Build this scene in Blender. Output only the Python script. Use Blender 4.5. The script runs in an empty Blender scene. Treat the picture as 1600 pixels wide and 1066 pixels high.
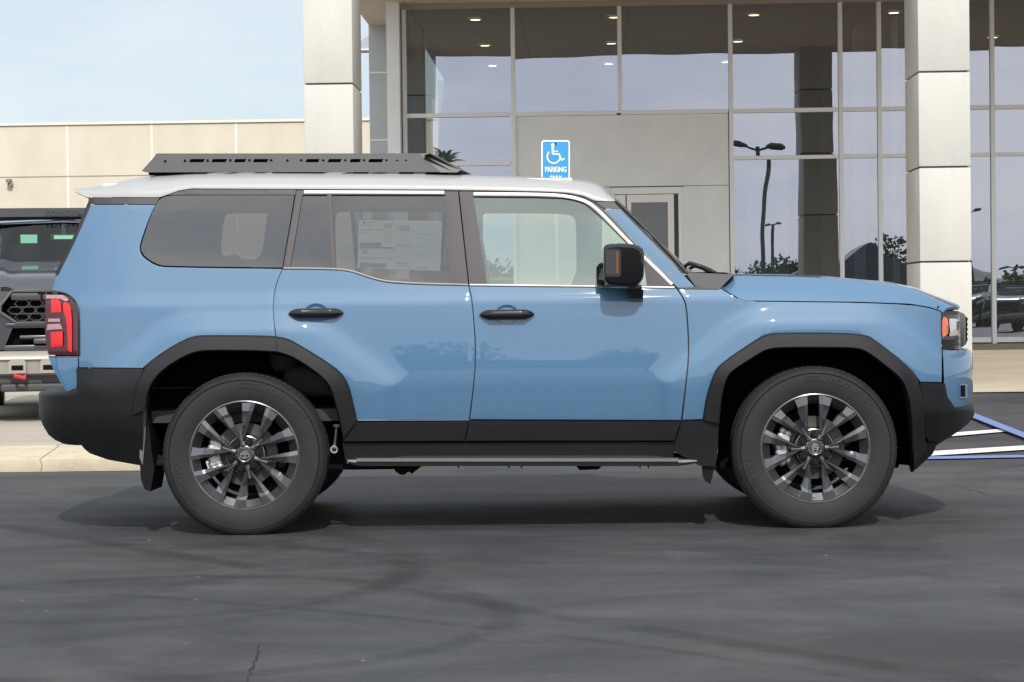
import bpy, bmesh, math, random
from mathutils import Vector, Matrix, noise
from mathutils.geometry import delaunay_2d_cdt
random.seed(7)
sc = bpy.context.scene
COL = sc.collection
R = math.radians
# ------------------------------------------------------------------ camera
FPX, CU, CV, CAMH = 3422.0, 800.0, 533.0, 1.134
PITCH, ROLL = math.atan(57/3422.0), 0.0122
F_ = Vector((0, math.cos(PITCH), -math.sin(PITCH)))
R0 = Vector((1, 0, 0)); U0 = Vector((0, math.sin(PITCH), math.cos(PITCH)))
RR = R0*math.cos(ROLL) - U0*math.sin(ROLL)
UR = R0*math.sin(ROLL) + U0*math.cos(ROLL)
CP = Vector((0, 0, CAMH))
cam = bpy.data.objects.new('camera', bpy.data.cameras.new('camera'))
COL.objects.link(cam); sc.camera = cam
cam.data.sensor_width = 36; cam.data.lens = 36*FPX/1600
cam.data.clip_start = 0.1; cam.data.clip_end = 2000
M = Matrix.Identity(4)
for i in range(3):
    M[i][0] = RR[i]; M[i][1] = UR[i]; M[i][2] = -F_[i]; M[i][3] = CP[i]
cam.matrix_world = M
# ------------------------------------------------------------------ light
SUN_EL, SUN_AZ = R(42), R(4)          # azimuth measured from behind the camera towards the right
sd = Vector((math.sin(SUN_AZ)*math.cos(SUN_EL), -math.cos(SUN_AZ)*math.cos(SUN_EL), math.sin(SUN_EL)))
sl = bpy.data.lights.new('sun', 'SUN'); sl.energy = 2.7; sl.angle = R(0.5); sl.color = (1, .955, .89)
so = bpy.data.objects.new('sun', sl); COL.objects.link(so)
so.rotation_euler = sd.to_track_quat('Z', 'Y').to_euler()
w = bpy.data.worlds.new('World'); sc.world = w; w.use_nodes = True
nt = w.node_tree; nt.nodes.clear()
def N(tree, typ, **kw):
    n = tree.nodes.new(typ)
    for k, v in kw.items():
        if k in n.inputs.keys(): n.inputs[k].default_value = v
        else: setattr(n, k, v)
    return n
wo = N(nt, 'ShaderNodeOutputWorld'); bg = N(nt, 'ShaderNodeBackground'); bg.inputs['Strength'].default_value = 0.15
sky = N(nt, 'ShaderNodeTexSky'); sky.sky_type = 'NISHITA'; sky.sun_disc = False
sky.sun_elevation = SUN_EL; sky.sun_rotation = math.atan2(sd.x, sd.y)
sky.air_density = 1.0; sky.dust_density = .6; sky.ozone_density = 1.0
tc = N(nt, 'ShaderNodeTexCoord'); mp = N(nt, 'ShaderNodeMapping'); mp.inputs['Scale'].default_value = (1.2, 1.2, 4.5)
nz = N(nt, 'ShaderNodeTexNoise'); nz.inputs['Scale'].default_value = 2.2; nz.inputs['Detail'].default_value = 7; nz.inputs['Roughness'].default_value = .6
cr = N(nt, 'ShaderNodeValToRGB'); cr.color_ramp.elements[0].position = .36; cr.color_ramp.elements[1].position = .60
cr.color_ramp.elements[0].color = (3.15, 3.72, 4.35, 1); cr.color_ramp.elements[1].color = (4.2, 4.45, 4.7, 1)
mx = N(nt, 'ShaderNodeMixRGB'); mx.inputs['Fac'].default_value = .86
nt.links.new(tc.outputs['Generated'], mp.inputs[0]); nt.links.new(mp.outputs[0], nz.inputs['Vector'])
nt.links.new(nz.outputs['Fac'], cr.inputs[0]); nt.links.new(cr.outputs[0], mx.inputs['Color2'])
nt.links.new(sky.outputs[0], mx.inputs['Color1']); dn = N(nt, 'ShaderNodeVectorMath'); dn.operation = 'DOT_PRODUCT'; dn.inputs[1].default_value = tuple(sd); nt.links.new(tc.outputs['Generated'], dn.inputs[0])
gm = N(nt, 'ShaderNodeMapRange'); gm.interpolation_type = 'SMOOTHSTEP'  # sky glow towards the sun, added to brighten the canopy-shaded facade
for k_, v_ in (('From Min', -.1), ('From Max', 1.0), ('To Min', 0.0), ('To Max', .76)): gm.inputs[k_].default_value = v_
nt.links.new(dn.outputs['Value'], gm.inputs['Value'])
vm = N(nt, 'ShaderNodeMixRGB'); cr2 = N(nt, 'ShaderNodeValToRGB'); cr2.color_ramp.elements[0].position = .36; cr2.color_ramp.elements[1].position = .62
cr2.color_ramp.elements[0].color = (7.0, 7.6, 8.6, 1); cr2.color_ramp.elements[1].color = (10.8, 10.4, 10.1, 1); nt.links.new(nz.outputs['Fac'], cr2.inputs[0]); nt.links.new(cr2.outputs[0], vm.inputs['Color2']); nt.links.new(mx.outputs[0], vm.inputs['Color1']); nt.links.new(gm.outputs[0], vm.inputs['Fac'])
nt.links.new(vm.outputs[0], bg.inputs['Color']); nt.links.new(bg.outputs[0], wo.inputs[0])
sc.view_settings.view_transform = 'Standard'; sc.view_settings.look = 'None'
sc.view_settings.exposure = 0.30; sc.view_settings.gamma = 1; sc.view_settings.use_curve_mapping = False
sc.render.engine = 'CYCLES'
sc.cycles.max_bounces = 10; sc.cycles.transparent_max_bounces = 16; sc.cycles.glossy_bounces = 5

# ------------------------------------------------------------------ projection helpers
def ray(u, v):
    return F_ + RR*((u-CU)/FPX) - UR*((v-CV)/FPX)
def un(u, v, Y):
    d = ray(u, v); return CP + d*(Y/d.y)
def unz(u, v, z=0.0):
    d = ray(u, v); return CP + d*((z-CAMH)/d.z)
BY = R(1.8)
EX = Vector((math.cos(BY), -math.sin(BY), 0)); EY = Vector((math.sin(BY), math.cos(BY), 0))
def unb(u, v, b):          # building frame: returns (a, b, z)
    d = ray(u, v); t = b/d.dot(EY); p = CP + d*t
    return Vector((p.dot(EX), b, p.z))

# ------------------------------------------------------------------ materials
MATS = {}
def mat(name, col, rough=.5, metal=0, coat=0, coat_rough=.03, spec=.5, noise_=0, nscale=8, bump=0, bscale=200, stretch=None, trans=0, alpha=1, emis=0, ecol=None, rvar=0, col2=None):
    if name in MATS: return MATS[name]
    m = bpy.data.materials.new(name); m.use_nodes = True; t = m.node_tree; b = t.nodes['Principled BSDF']
    b.inputs['Base Color'].default_value = (*col, 1); b.inputs['Roughness'].default_value = rough
    b.inputs['Metallic'].default_value = metal; b.inputs['Coat Weight'].default_value = coat; b.inputs['Coat Roughness'].default_value = coat_rough
    b.inputs['Specular IOR Level'].default_value = spec; b.inputs['Transmission Weight'].default_value = trans
    b.inputs['Alpha'].default_value = alpha
    if emis: b.inputs['Emission Color'].default_value = (*(ecol or col), 1); b.inputs['Emission Strength'].default_value = emis
    tcn = N(t, 'ShaderNodeTexCoord'); mpn = N(t, 'ShaderNodeMapping'); t.links.new(tcn.outputs['Object'], mpn.inputs[0])
    if stretch: mpn.inputs['Scale'].default_value = stretch
    if noise_:
        n1 = N(t, 'ShaderNodeTexNoise', Scale=nscale, Detail=8.0, Roughness=.6); t.links.new(mpn.outputs[0], n1.inputs['Vector'])
        mr = N(t, 'ShaderNodeMapRange'); mr.inputs['From Min'].default_value = .3; mr.inputs['From Max'].default_value = .7
        t.links.new(n1.outputs['Fac'], mr.inputs['Value'])
        mxn = N(t, 'ShaderNodeMixRGB'); c2 = col2 or tuple(max(0, c*(1-noise_)) for c in col); c1 = tuple(min(1, c*(1+noise_)) for c in col) if not col2 else col
        mxn.inputs['Color1'].default_value = (*c1, 1); mxn.inputs['Color2'].default_value = (*c2, 1)
        t.links.new(mr.outputs[0], mxn.inputs['Fac']); t.links.new(mxn.outputs[0], b.inputs['Base Color'])
        if rvar:
            mr2 = N(t, 'ShaderNodeMapRange'); mr2.inputs['To Min'].default_value = rough-rvar; mr2.inputs['To Max'].default_value = rough+rvar
            t.links.new(n1.outputs['Fac'], mr2.inputs['Value']); t.links.new(mr2.outputs[0], b.inputs['Roughness'])
    if bump:
        n2 = N(t, 'ShaderNodeTexNoise', Scale=bscale, Detail=4.0); t.links.new(mpn.outputs[0], n2.inputs['Vector'])
        bp = N(t, 'ShaderNodeBump'); bp.inputs['Strength'].default_value = bump; bp.inputs['Distance'].default_value = .01
        t.links.new(n2.outputs['Fac'], bp.inputs['Height']); t.links.new(bp.outputs[0], b.inputs['Normal'])
    if name == 'blue_paint': b.inputs['Coat IOR'].default_value = 1.6
    MATS[name] = m; return m
def glass_mat(name, tint, refl=.08, rough=0.0, wave=0, wscale=.6, fres=1.45, rcol=(1, 1, 1)):
    if name in MATS: return MATS[name]
    m = bpy.data.materials.new(name); m.use_nodes = True; t = m.node_tree; t.nodes.clear()
    o = N(t, 'ShaderNodeOutputMaterial'); tr = N(t, 'ShaderNodeBsdfTransparent'); tr.inputs['Color'].default_value = (*tint, 1)
    g = N(t, 'ShaderNodeBsdfGlossy'); g.inputs['Roughness'].default_value = rough; g.inputs['Color'].default_value = (*rcol, 1)
    lw = N(t, 'ShaderNodeLayerWeight'); lw.inputs['Blend'].default_value = .5
    fr = N(t, 'ShaderNodeMath'); fr.operation = 'POWER'; fr.inputs[1].default_value = 4.0; t.links.new(lw.outputs['Facing'], fr.inputs[0])
    ad = N(t, 'ShaderNodeMath'); ad.operation = 'ADD'; ad.inputs[1].default_value = refl; ad.use_clamp = True
    ms = N(t, 'ShaderNodeMixShader')
    t.links.new(fr.outputs[0], ad.inputs[0]); t.links.new(ad.outputs[0], ms.inputs[0]); t.links.new(tr.outputs[0], ms.inputs[1]); t.links.new(g.outputs[0], ms.inputs[2]); t.links.new(ms.outputs[0], o.inputs[0])
    if wave:
        tcn = N(t, 'ShaderNodeTexCoord'); n2 = N(t, 'ShaderNodeTexNoise', Scale=wscale, Detail=1.5); t.links.new(tcn.outputs['Object'], n2.inputs['Vector'])
        bp = N(t, 'ShaderNodeBump'); bp.inputs['Strength'].default_value = 1.0; bp.inputs['Distance'].default_value = wave
        t.links.new(n2.outputs['Fac'], bp.inputs['Height']); t.links.new(bp.outputs[0], g.inputs['Normal'])
    MATS[name] = m; return m

PAINT = mat('blue_paint', (.066, .152, .262), rough=.45, coat=1, coat_rough=.02, spec=.22)
ROOFP = mat('roof_paint', (.35, .35, .345), rough=.4, coat=.5, coat_rough=.03)
CLAD = mat('black_cladding', (.0095, .010, .0115), rough=.5, spec=.3, noise_=.1, nscale=3, bump=.12, bscale=600)
CLAD2 = mat('dark_satin_trim', (.030, .029, .031), rough=.5, spec=.5)
PILLAR = mat('pillar_film', (.060, .054, .057), rough=.55, spec=.4)
GLOSSB = mat('gloss_black', (.004, .004, .005), rough=.12, coat=.7, spec=.25)
CHROME = mat('bright_trim', (.30, .285, .29), rough=.42, metal=.6)
SEAL = mat('rubber_seal', (.012, .012, .013), rough=.6)
DARK = mat('under_black', (.004, .004, .005), rough=.8, spec=.1)
TYRE = mat('tyre_rubber', (.020, .020, .0205), rough=.66, spec=.3, noise_=.15, nscale=12, bump=.15, bscale=150)
TYREL = mat('tyre_lettering', (.008, .008, .008), rough=.6)
RIM = mat('rim_grey_metal', (.12, .125, .133), rough=.24, metal=.65, coat=.5, coat_rough=.08)
RIMD = mat('rim_barrel_dark', (.022, .022, .024), rough=.4, metal=.6)
RIML = mat('rim_machined', (.55, .55, .56), rough=.3, metal=.9)
DISC = mat('brake_disc_iron', (.075, .065, .055), rough=.5, metal=.4)
ALU = mat('cast_aluminium', (.55, .55, .55), rough=.4, metal=.6, noise_=.2, nscale=30)
RACK = mat('rack_powdercoat', (.026, .027, .030), rough=.5, spec=.5, bump=.1, bscale=400)
INT_L = mat('interior_light', (.62, .67, .58), rough=.85)
INT_D = mat('interior_dark', (.035, .035, .036), rough=.8)
GL_F = glass_mat('clear_green_glass', (.88, .97, .90), refl=.22, rcol=(.92, 1, .92))
GL_R = glass_mat('privacy_glass', (.34, .35, .34), refl=.13)
AMBER = mat('amber_lens', (.75, .13, .03), rough=.2, coat=1)
CLEARL = mat('clear_lens', (.62, .62, .60), rough=.15, metal=.5, coat=1)
RED_D = mat('dark_red_lens', (.045, .002, .006), rough=.15, coat=.5)
RED_B = mat('bright_red_lens', (.62, .006, .010), rough=.3, coat=.35)
PINK = mat('smoked_reflector', (.36, .20, .22), rough=.25, coat=1)

# ------------------------------------------------------------------ object helpers
def tag(o, label=None, cat=None, group=None, kind=None):
    if label: o['label'] = label
    if cat: o['category'] = cat
    if group: o['group'] = group
    if kind: o['kind'] = kind
    return o
def thing(name, loc, label, cat, group=None, rotz=0):
    o = bpy.data.objects.new(name, None); COL.objects.link(o); o.location = loc; o.rotation_euler = (0, 0, rotz)
    o.empty_display_size = .3; o['_o'] = 1
    del o['_o']
    ORG[o.name] = Vector(loc) if rotz == 0 else None
    return tag(o, label, cat, group)
ORG = {}
def obj(name, bm, m, parent=None, smooth=None, off=None):
    """bm in the frame of `parent`'s thing; off is subtracted (thing origin)"""
    me = bpy.data.meshes.new(name)
    if isinstance(bm, tuple):
        me.from_pydata(bm[0], [], bm[1])
    else:
        bm.to_mesh(me); bm.free()
    if off is not None: me.transform(Matrix.Translation(-Vector(off)))
    for mm in (m if isinstance(m, (list, tuple)) else [m]): me.materials.append(mm)
    o = bpy.data.objects.new(name, me); COL.objects.link(o)
    if parent: o.parent = parent
    if smooth is not None:
        for p in me.polygons: p.use_smooth = True
        if smooth < 180: me.set_sharp_from_angle(angle=R(smooth))
    return o
def BM(): return bmesh.new()
def add_faces(bm, vs, fs, mi=0):
    v = [bm.verts.new(p) for p in vs]
    for f in fs:
        try: bm.faces.new([v[i] for i in f]).material_index = mi
        except ValueError: pass
    return v
def box(bm, p0, p1, bev=0, mi=0, rot=None, ctr=None):
    x0, y0, z0 = p0; x1, y1, z1 = p1
    tmp = bmesh.new()
    vs = [(x0,y0,z0),(x1,y0,z0),(x1,y1,z0),(x0,y1,z0),(x0,y0,z1),(x1,y0,z1),(x1,y1,z1),(x0,y1,z1)]
    add_faces(tmp, vs, [(0,3,2,1),(4,5,6,7),(0,1,5,4),(1,2,6,5),(2,3,7,6),(3,0,4,7)], mi)
    if bev: bmesh.ops.bevel(tmp, geom=tmp.edges[:], offset=bev, segments=2, affect='EDGES', profile=.5)
    for f in tmp.faces: f.material_index = mi
    if rot is not None:
        c = Vector(ctr) if ctr is not None else Vector(((x0+x1)/2, (y0+y1)/2, (z0+z1)/2))
        bmesh.ops.transform(tmp, matrix=Matrix.Translation(c) @ rot.to_4x4() @ Matrix.Translation(-c), verts=tmp.verts[:])
    merge(bm, tmp)
def merge(bm, tmp):
    me = bpy.data.meshes.new('t'); tmp.to_mesh(me); tmp.free(); bm.from_mesh(me); bpy.data.meshes.remove(me)
def cyl(bm, p0, p1, r0, r1=None, n=20, caps=True, mi=0):
    r1 = r0 if r1 is None else r1
    p0 = Vector(p0); p1 = Vector(p1); d = (p1-p0).normalized()
    a = d.orthogonal().normalized(); b = d.cross(a)
    v0 = [bm.verts.new(p0 + (a*math.cos(t)+b*math.sin(t))*r0) for t in [2*math.pi*i/n for i in range(n)]]
    v1 = [bm.verts.new(p1 + (a*math.cos(t)+b*math.sin(t))*r1) for t in [2*math.pi*i/n for i in range(n)]]
    for i in range(n):
        bm.faces.new((v0[i], v0[(i+1) % n], v1[(i+1) % n], v1[i])).material_index = mi
    if caps:
        bm.faces.new(v0[::-1]).material_index = mi; bm.faces.new(v1).material_index = mi
def tube(bm, pts, r, n=10, mi=0):
    pts = [Vector(p) for p in pts]; rings = []
    a = None
    for i, p in enumerate(pts):
        d = (pts[min(i+1, len(pts)-1)] - pts[max(i-1, 0)]).normalized()
        if a is None: a = d.orthogonal().normalized()
        a = (a - d*a.dot(d)).normalized(); b = d.cross(a)
        rr = r[i] if isinstance(r, (list, tuple)) else r
        rings.append([bm.verts.new(p + (a*math.cos(2*math.pi*k/n)+b*math.sin(2*math.pi*k/n))*rr) for k in range(n)])
    for i in range(len(rings)-1):
        for k in range(n): bm.faces.new((rings[i][k], rings[i][(k+1) % n], rings[i+1][(k+1) % n], rings[i+1][k])).material_index = mi
    bm.faces.new(rings[0][::-1]).material_index = mi; bm.faces.new(rings[-1]).material_index = mi
def lathe_y(bm, prof, c, n=64, mi=0, a0=0, a1=2*math.pi):
    """prof: list of (radius, y); axis along Y through c=(x,_,z)"""
    full = abs(a1-a0-2*math.pi) < 1e-6
    rings = []
    for r, y in prof:
        rings.append([bm.verts.new((c[0]+r*math.cos(a0+(a1-a0)*i/n), y, c[2]+r*math.sin(a0+(a1-a0)*i/n))) for i in range(n if full else n+1)])
    for j in range(len(rings)-1):
        for i in range(n):
            k = (i+1) % len(rings[0])
            bm.faces.new((rings[j][i], rings[j][k], rings[j+1][k], rings[j+1][i])).material_index = mi
def grid(bm, P, mi=0, close=False):
    """P: rows of points"""
    V = [[bm.verts.new(p) for p in row] for row in P]
    for i in range(len(V)-1):
        for j in range(len(V[0])-1):
            bm.faces.new((V[i][j], V[i+1][j], V[i+1][j+1], V[i][j+1])).material_index = mi
        if close: bm.faces.new((V[i][-1], V[i+1][-1], V[i+1][0], V[i][0])).material_index = mi
    return V
def prism_y(bm, poly, y0, y1, mi=0):
    """poly of (x,z) extruded along Y"""
    a = [bm.verts.new((x, y0, z)) for x, z in poly]; b = [bm.verts.new((x, y1, z)) for x, z in poly]
    n = len(poly)
    bm.faces.new(a).material_index = mi; bm.faces.new(b[::-1]).material_index = mi
    for i in range(n): bm.faces.new((a[i], b[i], b[(i+1) % n], a[(i+1) % n])).material_index = mi
def text_mesh(s, size=1, bold=0, extrude=0, sx=1):
    cu = bpy.data.curves.new('t', 'FONT'); cu.body = s; cu.size = size; cu.align_x = 'CENTER'; cu.align_y = 'CENTER'; cu.offset = bold; cu.extrude = extrude
    cu.resolution_u = 3
    o = bpy.data.objects.new('t', cu); COL.objects.link(o)
    dg = bpy.context.evaluated_depsgraph_get(); dg.update()
    me = bpy.data.meshes.new_from_object(o.evaluated_get(dg))
    bpy.data.objects.remove(o); bpy.data.curves.remove(cu)
    m1 = (max(v.co.y for v in me.vertices)+min(v.co.y for v in me.vertices))/2
    vs = [(v.co.x*sx, v.co.y-m1, v.co.z) for v in me.vertices]; fs = [tuple(p.vertices) for p in me.polygons]
    bpy.data.meshes.remove(me)
    return vs, fs
def interp(x, tab):
    """monotone cubic interpolation through sorted table"""
    n = len(tab)
    if x <= tab[0][0]: return tab[0][1]
    if x >= tab[-1][0]: return tab[-1][1]
    for i in range(n-1):
        if tab[i][0] <= x <= tab[i+1][0]: break
    def sl_(k):
        if k <= 0 or k >= n-1: 
            k2 = max(0, min(n-2, k)); return (tab[k2+1][1]-tab[k2][1])/(tab[k2+1][0]-tab[k2][0])
        a = (tab[k][1]-tab[k-1][1])/(tab[k][0]-tab[k-1][0]); b = (tab[k+1][1]-tab[k][1])/(tab[k+1][0]-tab[k][0])
        return 0 if a*b <= 0 else 2*a*b/(a+b)
    h = tab[i+1][0]-tab[i][0]; t = (x-tab[i][0])/h
    m0, m1 = sl_(i)*h, sl_(i+1)*h
    return (2*t**3-3*t*t+1)*tab[i][1] + (t**3-2*t*t+t)*m0 + (-2*t**3+3*t*t)*tab[i+1][1] + (t**3-t*t)*m1
def smoothstep(a, b, x):
    t = max(0, min(1, (x-a)/(b-a))); return t*t*(3-2*t)
def chaikin(pts, it=2, closed=True):
    """corner cutting; repeated points stay sharp"""
    pts = [tuple(p) for p in pts]
    for _ in range(it):
        out = []; n = len(pts)
        rng = range(n) if closed else range(n-1)
        if not closed: out.append(pts[0])
        for i in rng:
            a, b = pts[i], pts[(i+1) % n]
            if a == b: out += [a, b]; continue
            out.append((a[0]*.75+b[0]*.25, a[1]*.75+b[1]*.25)); out.append((a[0]*.25+b[0]*.75, a[1]*.25+b[1]*.75))
        if not closed: out.append(pts[-1])
        pts = out
    res = []
    for p in pts:
        if not res or (abs(p[0]-res[-1][0])+abs(p[1]-res[-1][1])) > 1e-4: res.append(p)
    return res
def inpoly(p, poly):
    x, y = p; c = False; n = len(poly); j = n-1
    for i in range(n):
        xi, yi = poly[i]; xj, yj = poly[j]
        if (yi > y) != (yj > y) and x < (xj-xi)*(y-yi)/(yj-yi)+xi: c = not c
        j = i
    return c
def resample(poly, step):
    out = []; n = len(poly)
    for i in range(n):
        a, b = Vector(poly[i]), Vector(poly[(i+1) % n]); L = (b-a).length
        k = max(1, int(round(L/step)))
        for t in range(k): out.append(tuple(a.lerp(b, t/k)))
    return out
def inset(poly, d):
    if d == 0: return poly
    n = len(poly); area = sum(poly[i][0]*poly[(i+1) % n][1]-poly[(i+1) % n][0]*poly[i][1] for i in range(n))
    s = 1 if area > 0 else -1; out = []
    for i in range(n):
        a, b, c = Vector(poly[i-1]), Vector(poly[i]), Vector(poly[(i+1) % n])
        e1 = (b-a); e2 = (c-b)
        if e1.length < 1e-9 or e2.length < 1e-9: out.append(tuple(b)); continue
        e1.normalize(); e2.normalize()
        nn = Vector((-e1.y-e2.y, e1.x+e2.x))
        if nn.length < 1e-6: out.append(tuple(b)); continue
        nn.normalize(); k = max(.5, nn.dot(Vector((-e1.y, e1.x))))
        out.append(tuple(b + nn*(s*d/k)))
    return out

# ================================================================== SUV
YC, YF = 11.85, 10.89              # centre plane and tyre face plane
car = thing('suv', (0.0, YC, 0.0), 'light blue boxy suv with white roof, black arches and roof rack, parked side-on', 'suv')
CO = Vector((0, YC, 0))
HR = un(382, 717, YF+.02); HF = un(1274, 704.5, YF+.02)   # hubs
RT = .411
def X_(u, y=10.95): return un(u, 560, y).x
XR0, XF0 = X_(215), X_(1385)
XE_R, XE_F = X_(100), X_(1472)
WT = [(.25, .88), (.40, .90), (.455, .912), (.56, .932), (.66, .949), (.775, .962), (.80, .962), (.95, .958), (1.10, .949), (1.158, .942), (1.172, .934), (1.23, .915), (1.30, .898), (1.50, .846), (1.70, .792), (1.95, .72)]
def octd(dx, dz):
    dx = abs(dx)
    return max(dx, (dx*.62+max(dz, 0)*.80)*1.0, max(dz, 0)*.98)
def W(x, z):
    w_ = interp(z, WT)
    # bulges over the arches
    for hx in (HR.x, HF.x):
        d = octd(x-hx, z-.39)
        b = .024*(1-smoothstep(.60, .86, d)) + .016*(1-smoothstep(.72, .80, d))
        if z > 1.0: b *= 1-smoothstep(1.0, 1.15, z)
        w_ += b
    if z < .57 and (x < HR.x-.42 or x > HF.x+.42): w_ -= (.57-z)*.38*smoothstep(0, .15, max(HR.x-.42-x, x-HF.x-.42))
    if x < XR0: w_ -= .10*((XR0-x)/(XR0-X_(70)))**2.0
    if x > XF0: w_ -= .085*((min(x, XE_F)-XF0)/(XE_F-XF0))**2.2
    if x > XE_F:
        dd = .27; t = min(.995, (x-XE_F)/dd); w_ *= (1-t)**(1/3.0)
    return w_
def onW(u, v, off=0.0, it=14):
    Y = 10.93
    for _ in range(it):
        p = un(u, v, Y); Yn = YC - W(p.x, p.z) - off; Y = Y*.35+Yn*.65
    p = un(u, v, Y); return p
def mir(p): return Vector((p[0], 2*YC-p[1], p[2]))
def panel(name, outline, m, parent, holes=(), off=0.0, thick=.02, gap=.6, step=7, it=2, side='both', surf=None, smooth=40, hit=2, mi=None, rnd=.001):
    """skin panel traced as its real outline on the body surface"""
    surf = surf or (lambda u, v: onW(u, v, off))
    loops = [inset(resample(chaikin(outline, it), step), gap)] + [inset(resample(chaikin(h, hit), step), -gap) for h in holes]
    pts = []; edges = []
    for L in loops:
        s0 = len(pts); pts += L; edges += [(s0+i, s0+(i+1) % len(L)) for i in range(len(L))]
    us = [p[0] for p in loops[0]]; vs_ = [p[1] for p in loops[0]]
    # interior points
    vv = min(vs_)+step*.5; row = 0
    bpts = list(pts)
    while vv < max(vs_):
        uu = min(us)+(step*.5 if row % 2 else 0)
        while uu < max(us):
            q = (uu, vv)
            if inpoly(q, loops[0]) and not any(inpoly(q, h) for h in loops[1:]):
                if min((q[0]-b[0])**2+(q[1]-b[1])**2 for b in bpts) > (step*.55)**2: pts.append(q)
            uu += step
        vv += step*.87; row += 1
    res = delaunay_2d_cdt([Vector(p) for p in pts], edges, [], 0, 1e-5)
    V2, E2, F2 = res[0], res[1], res[2]
    fs = []
    for f in F2:
        c = (sum(V2[i][0] for i in f)/len(f), sum(V2[i][1] for i in f)/len(f))
        if inpoly(c, loops[0]) and not any(inpoly(c, h) for h in loops[1:]):
            a = sum(V2[f[i]][0]*V2[f[(i+1) % len(f)]][1]-V2[f[(i+1) % len(f)]][0]*V2[f[i]][1] for i in range(len(f)))
            fs.append(tuple(f) if a < 0 else tuple(f[::-1]))
    P3 = [surf(p[0], p[1]) for p in V2]
    objs = []
    for sd_ in ((0, 1) if side == 'both' else ((0,) if side == 'near' else (1,))):
        bm = BM()
        vs = [bm.verts.new(p if sd_ == 0 else mir(p)) for p in P3]
        for f in fs:
            try: bm.faces.new([vs[i] for i in (f if sd_ == 0 else f[::-1])])
            except ValueError: pass
        if thick:
            be = [e for e in bm.edges if len(e.link_faces) == 1]
            bv = {v for e in be for v in e.verts}
            dy = thick if sd_ == 0 else -thick
            m1 = {v: bm.verts.new(v.co+Vector((0, dy, 0))) for v in bv}
            for e in be:
                a, b = e.verts
                l = e.link_loops[0]
                if l.vert is a: bm.faces.new((b, a, m1[a], m1[b]))
                else: bm.faces.new((a, b, m1[b], m1[a]))
            for v in bv: v.co.y += (rnd if sd_ == 0 else -rnd)
        for v in [v for v in bm.verts if not v.link_faces]: bm.verts.remove(v)
        par = parent[sd_] if isinstance(parent, (list, tuple)) else parent
        objs.append(obj(name, bm, m, par, smooth, CO))
    return objs if len(objs) > 1 else [objs[0], objs[0]]
def ribbon(name, line, wpx, m, parent, off=.004, thick=.01, side='both', it=2, step=8):
    """thin strip following a traced line on the body"""
    L = chaikin(line, it, closed=False)
    pts = [Vector(p) for p in L]; out = []
    for i in range(len(pts)-1):
        k = max(1, int((pts[i+1]-pts[i]).length/step))
        for t in range(k): out.append(pts[i].lerp(pts[i+1], t/k))
    out.append(pts[-1]); objs = []
    for sd_ in ((0, 1) if side == 'both' else (0,)):
        bm = BM(); rows = []
        for i, p in enumerate(out):
            d = (out[min(i+1, len(out)-1)]-out[max(i-1, 0)]).normalized(); n_ = Vector((-d.y, d.x))
            a, b, c = p+n_*wpx/2, p, p-n_*wpx/2
            r = [onW(a.x, a.y, off-thick), onW(a.x, a.y, off*.6), onW(b.x, b.y, off), onW(c.x, c.y, off*.6), onW(c.x, c.y, off-thick)]
            rows.append([q if sd_ == 0 else mir(q) for q in r])
        grid(bm, rows)
        par = parent[sd_] if isinstance(parent, (list, tuple)) else parent
        objs.append(obj(name, bm, m, par, 50, CO))
    return objs
def loft_arch(name, outer, inner, m, prof, parent, side='both', it=1):
    """cladding band between two traced lines; prof = list of (t across, offset out)"""
    o_ = chaikin(outer, it, False); i_ = chaikin(inner, it, False)
    def rs(L, n):
        L = [Vector(p) for p in L]; d = [0]
        for k in range(1, len(L)): d.append(d[-1]+(L[k]-L[k-1]).length)
        out = []
        for j in range(n):
            s = d[-1]*j/(n-1); k = 1
            while k < len(L)-1 and d[k] < s: k += 1
            out.append(L[k-1].lerp(L[k], (s-d[k-1])/max(1e-6, d[k]-d[k-1])))
        return out
    n = 70; O, I = rs(o_, n), rs(i_, n); objs = []
    for sd_ in ((0, 1) if side == 'both' else (0,)):
        bm = BM(); rows = []
        for a, b in zip(O, I):
            r = []
            for t, off in prof:
                q = a.lerp(b, t); p = onW(q.x, q.y, 0.0)
                base = p.y; p = un(q.x, q.y, base - off) if off > -.03 else un(q.x, q.y, base)+Vector((0, -off, 0))
                r.append(p if sd_ == 0 else mir(p))
            rows.append(r)
        grid(bm, rows if sd_ == 0 else rows[::-1])
        par = parent[sd_] if isinstance(parent, (list, tuple)) else parent
        objs.append(obj(name, bm, m, par, 35, CO))
    return objs

# ---- traced lines (real outline of each panel)
QWIN = [(249,310),(262,304.5),(281,297.5),(300,295.3),(462,295.8),(462,295.8),(441.8,419),(441.8,419),(262,416.5),(245,414),(226,402),(219.8,392),(219.6,383),(229.4,352),(240,325)]
quarter = [(139,319.6),(139,319.6),(244,319.6),(244,319.6),(240,326),(229,352),(218.6,383),(219,394),(225,403),(244,415.2),(262,417.6),(442,420),(442,420),(432.5,440),(426.5,470),(428,506),(431,526),(431,526),(400,524.5),(319,524),(300,526),(274,538),(242.4,558.6),(223,575.5),(223,575.5),(123,574.5),(123,574.5),(123,482),(110.5,464),(99,457.5),(84,454.5),(81,454),(82.5,445),(87.3,429),(112.6,380)]
Q = panel('quarter_panel', quarter, PAINT, car, it=1, step=7)
def pane(nm, poly, m, par, **k): return panel(nm, poly, m, par, thick=.004, gap=k.pop('gap', .8), step=20, off=k.pop('off', -.004), it=k.pop('it', 1), **k)
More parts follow.
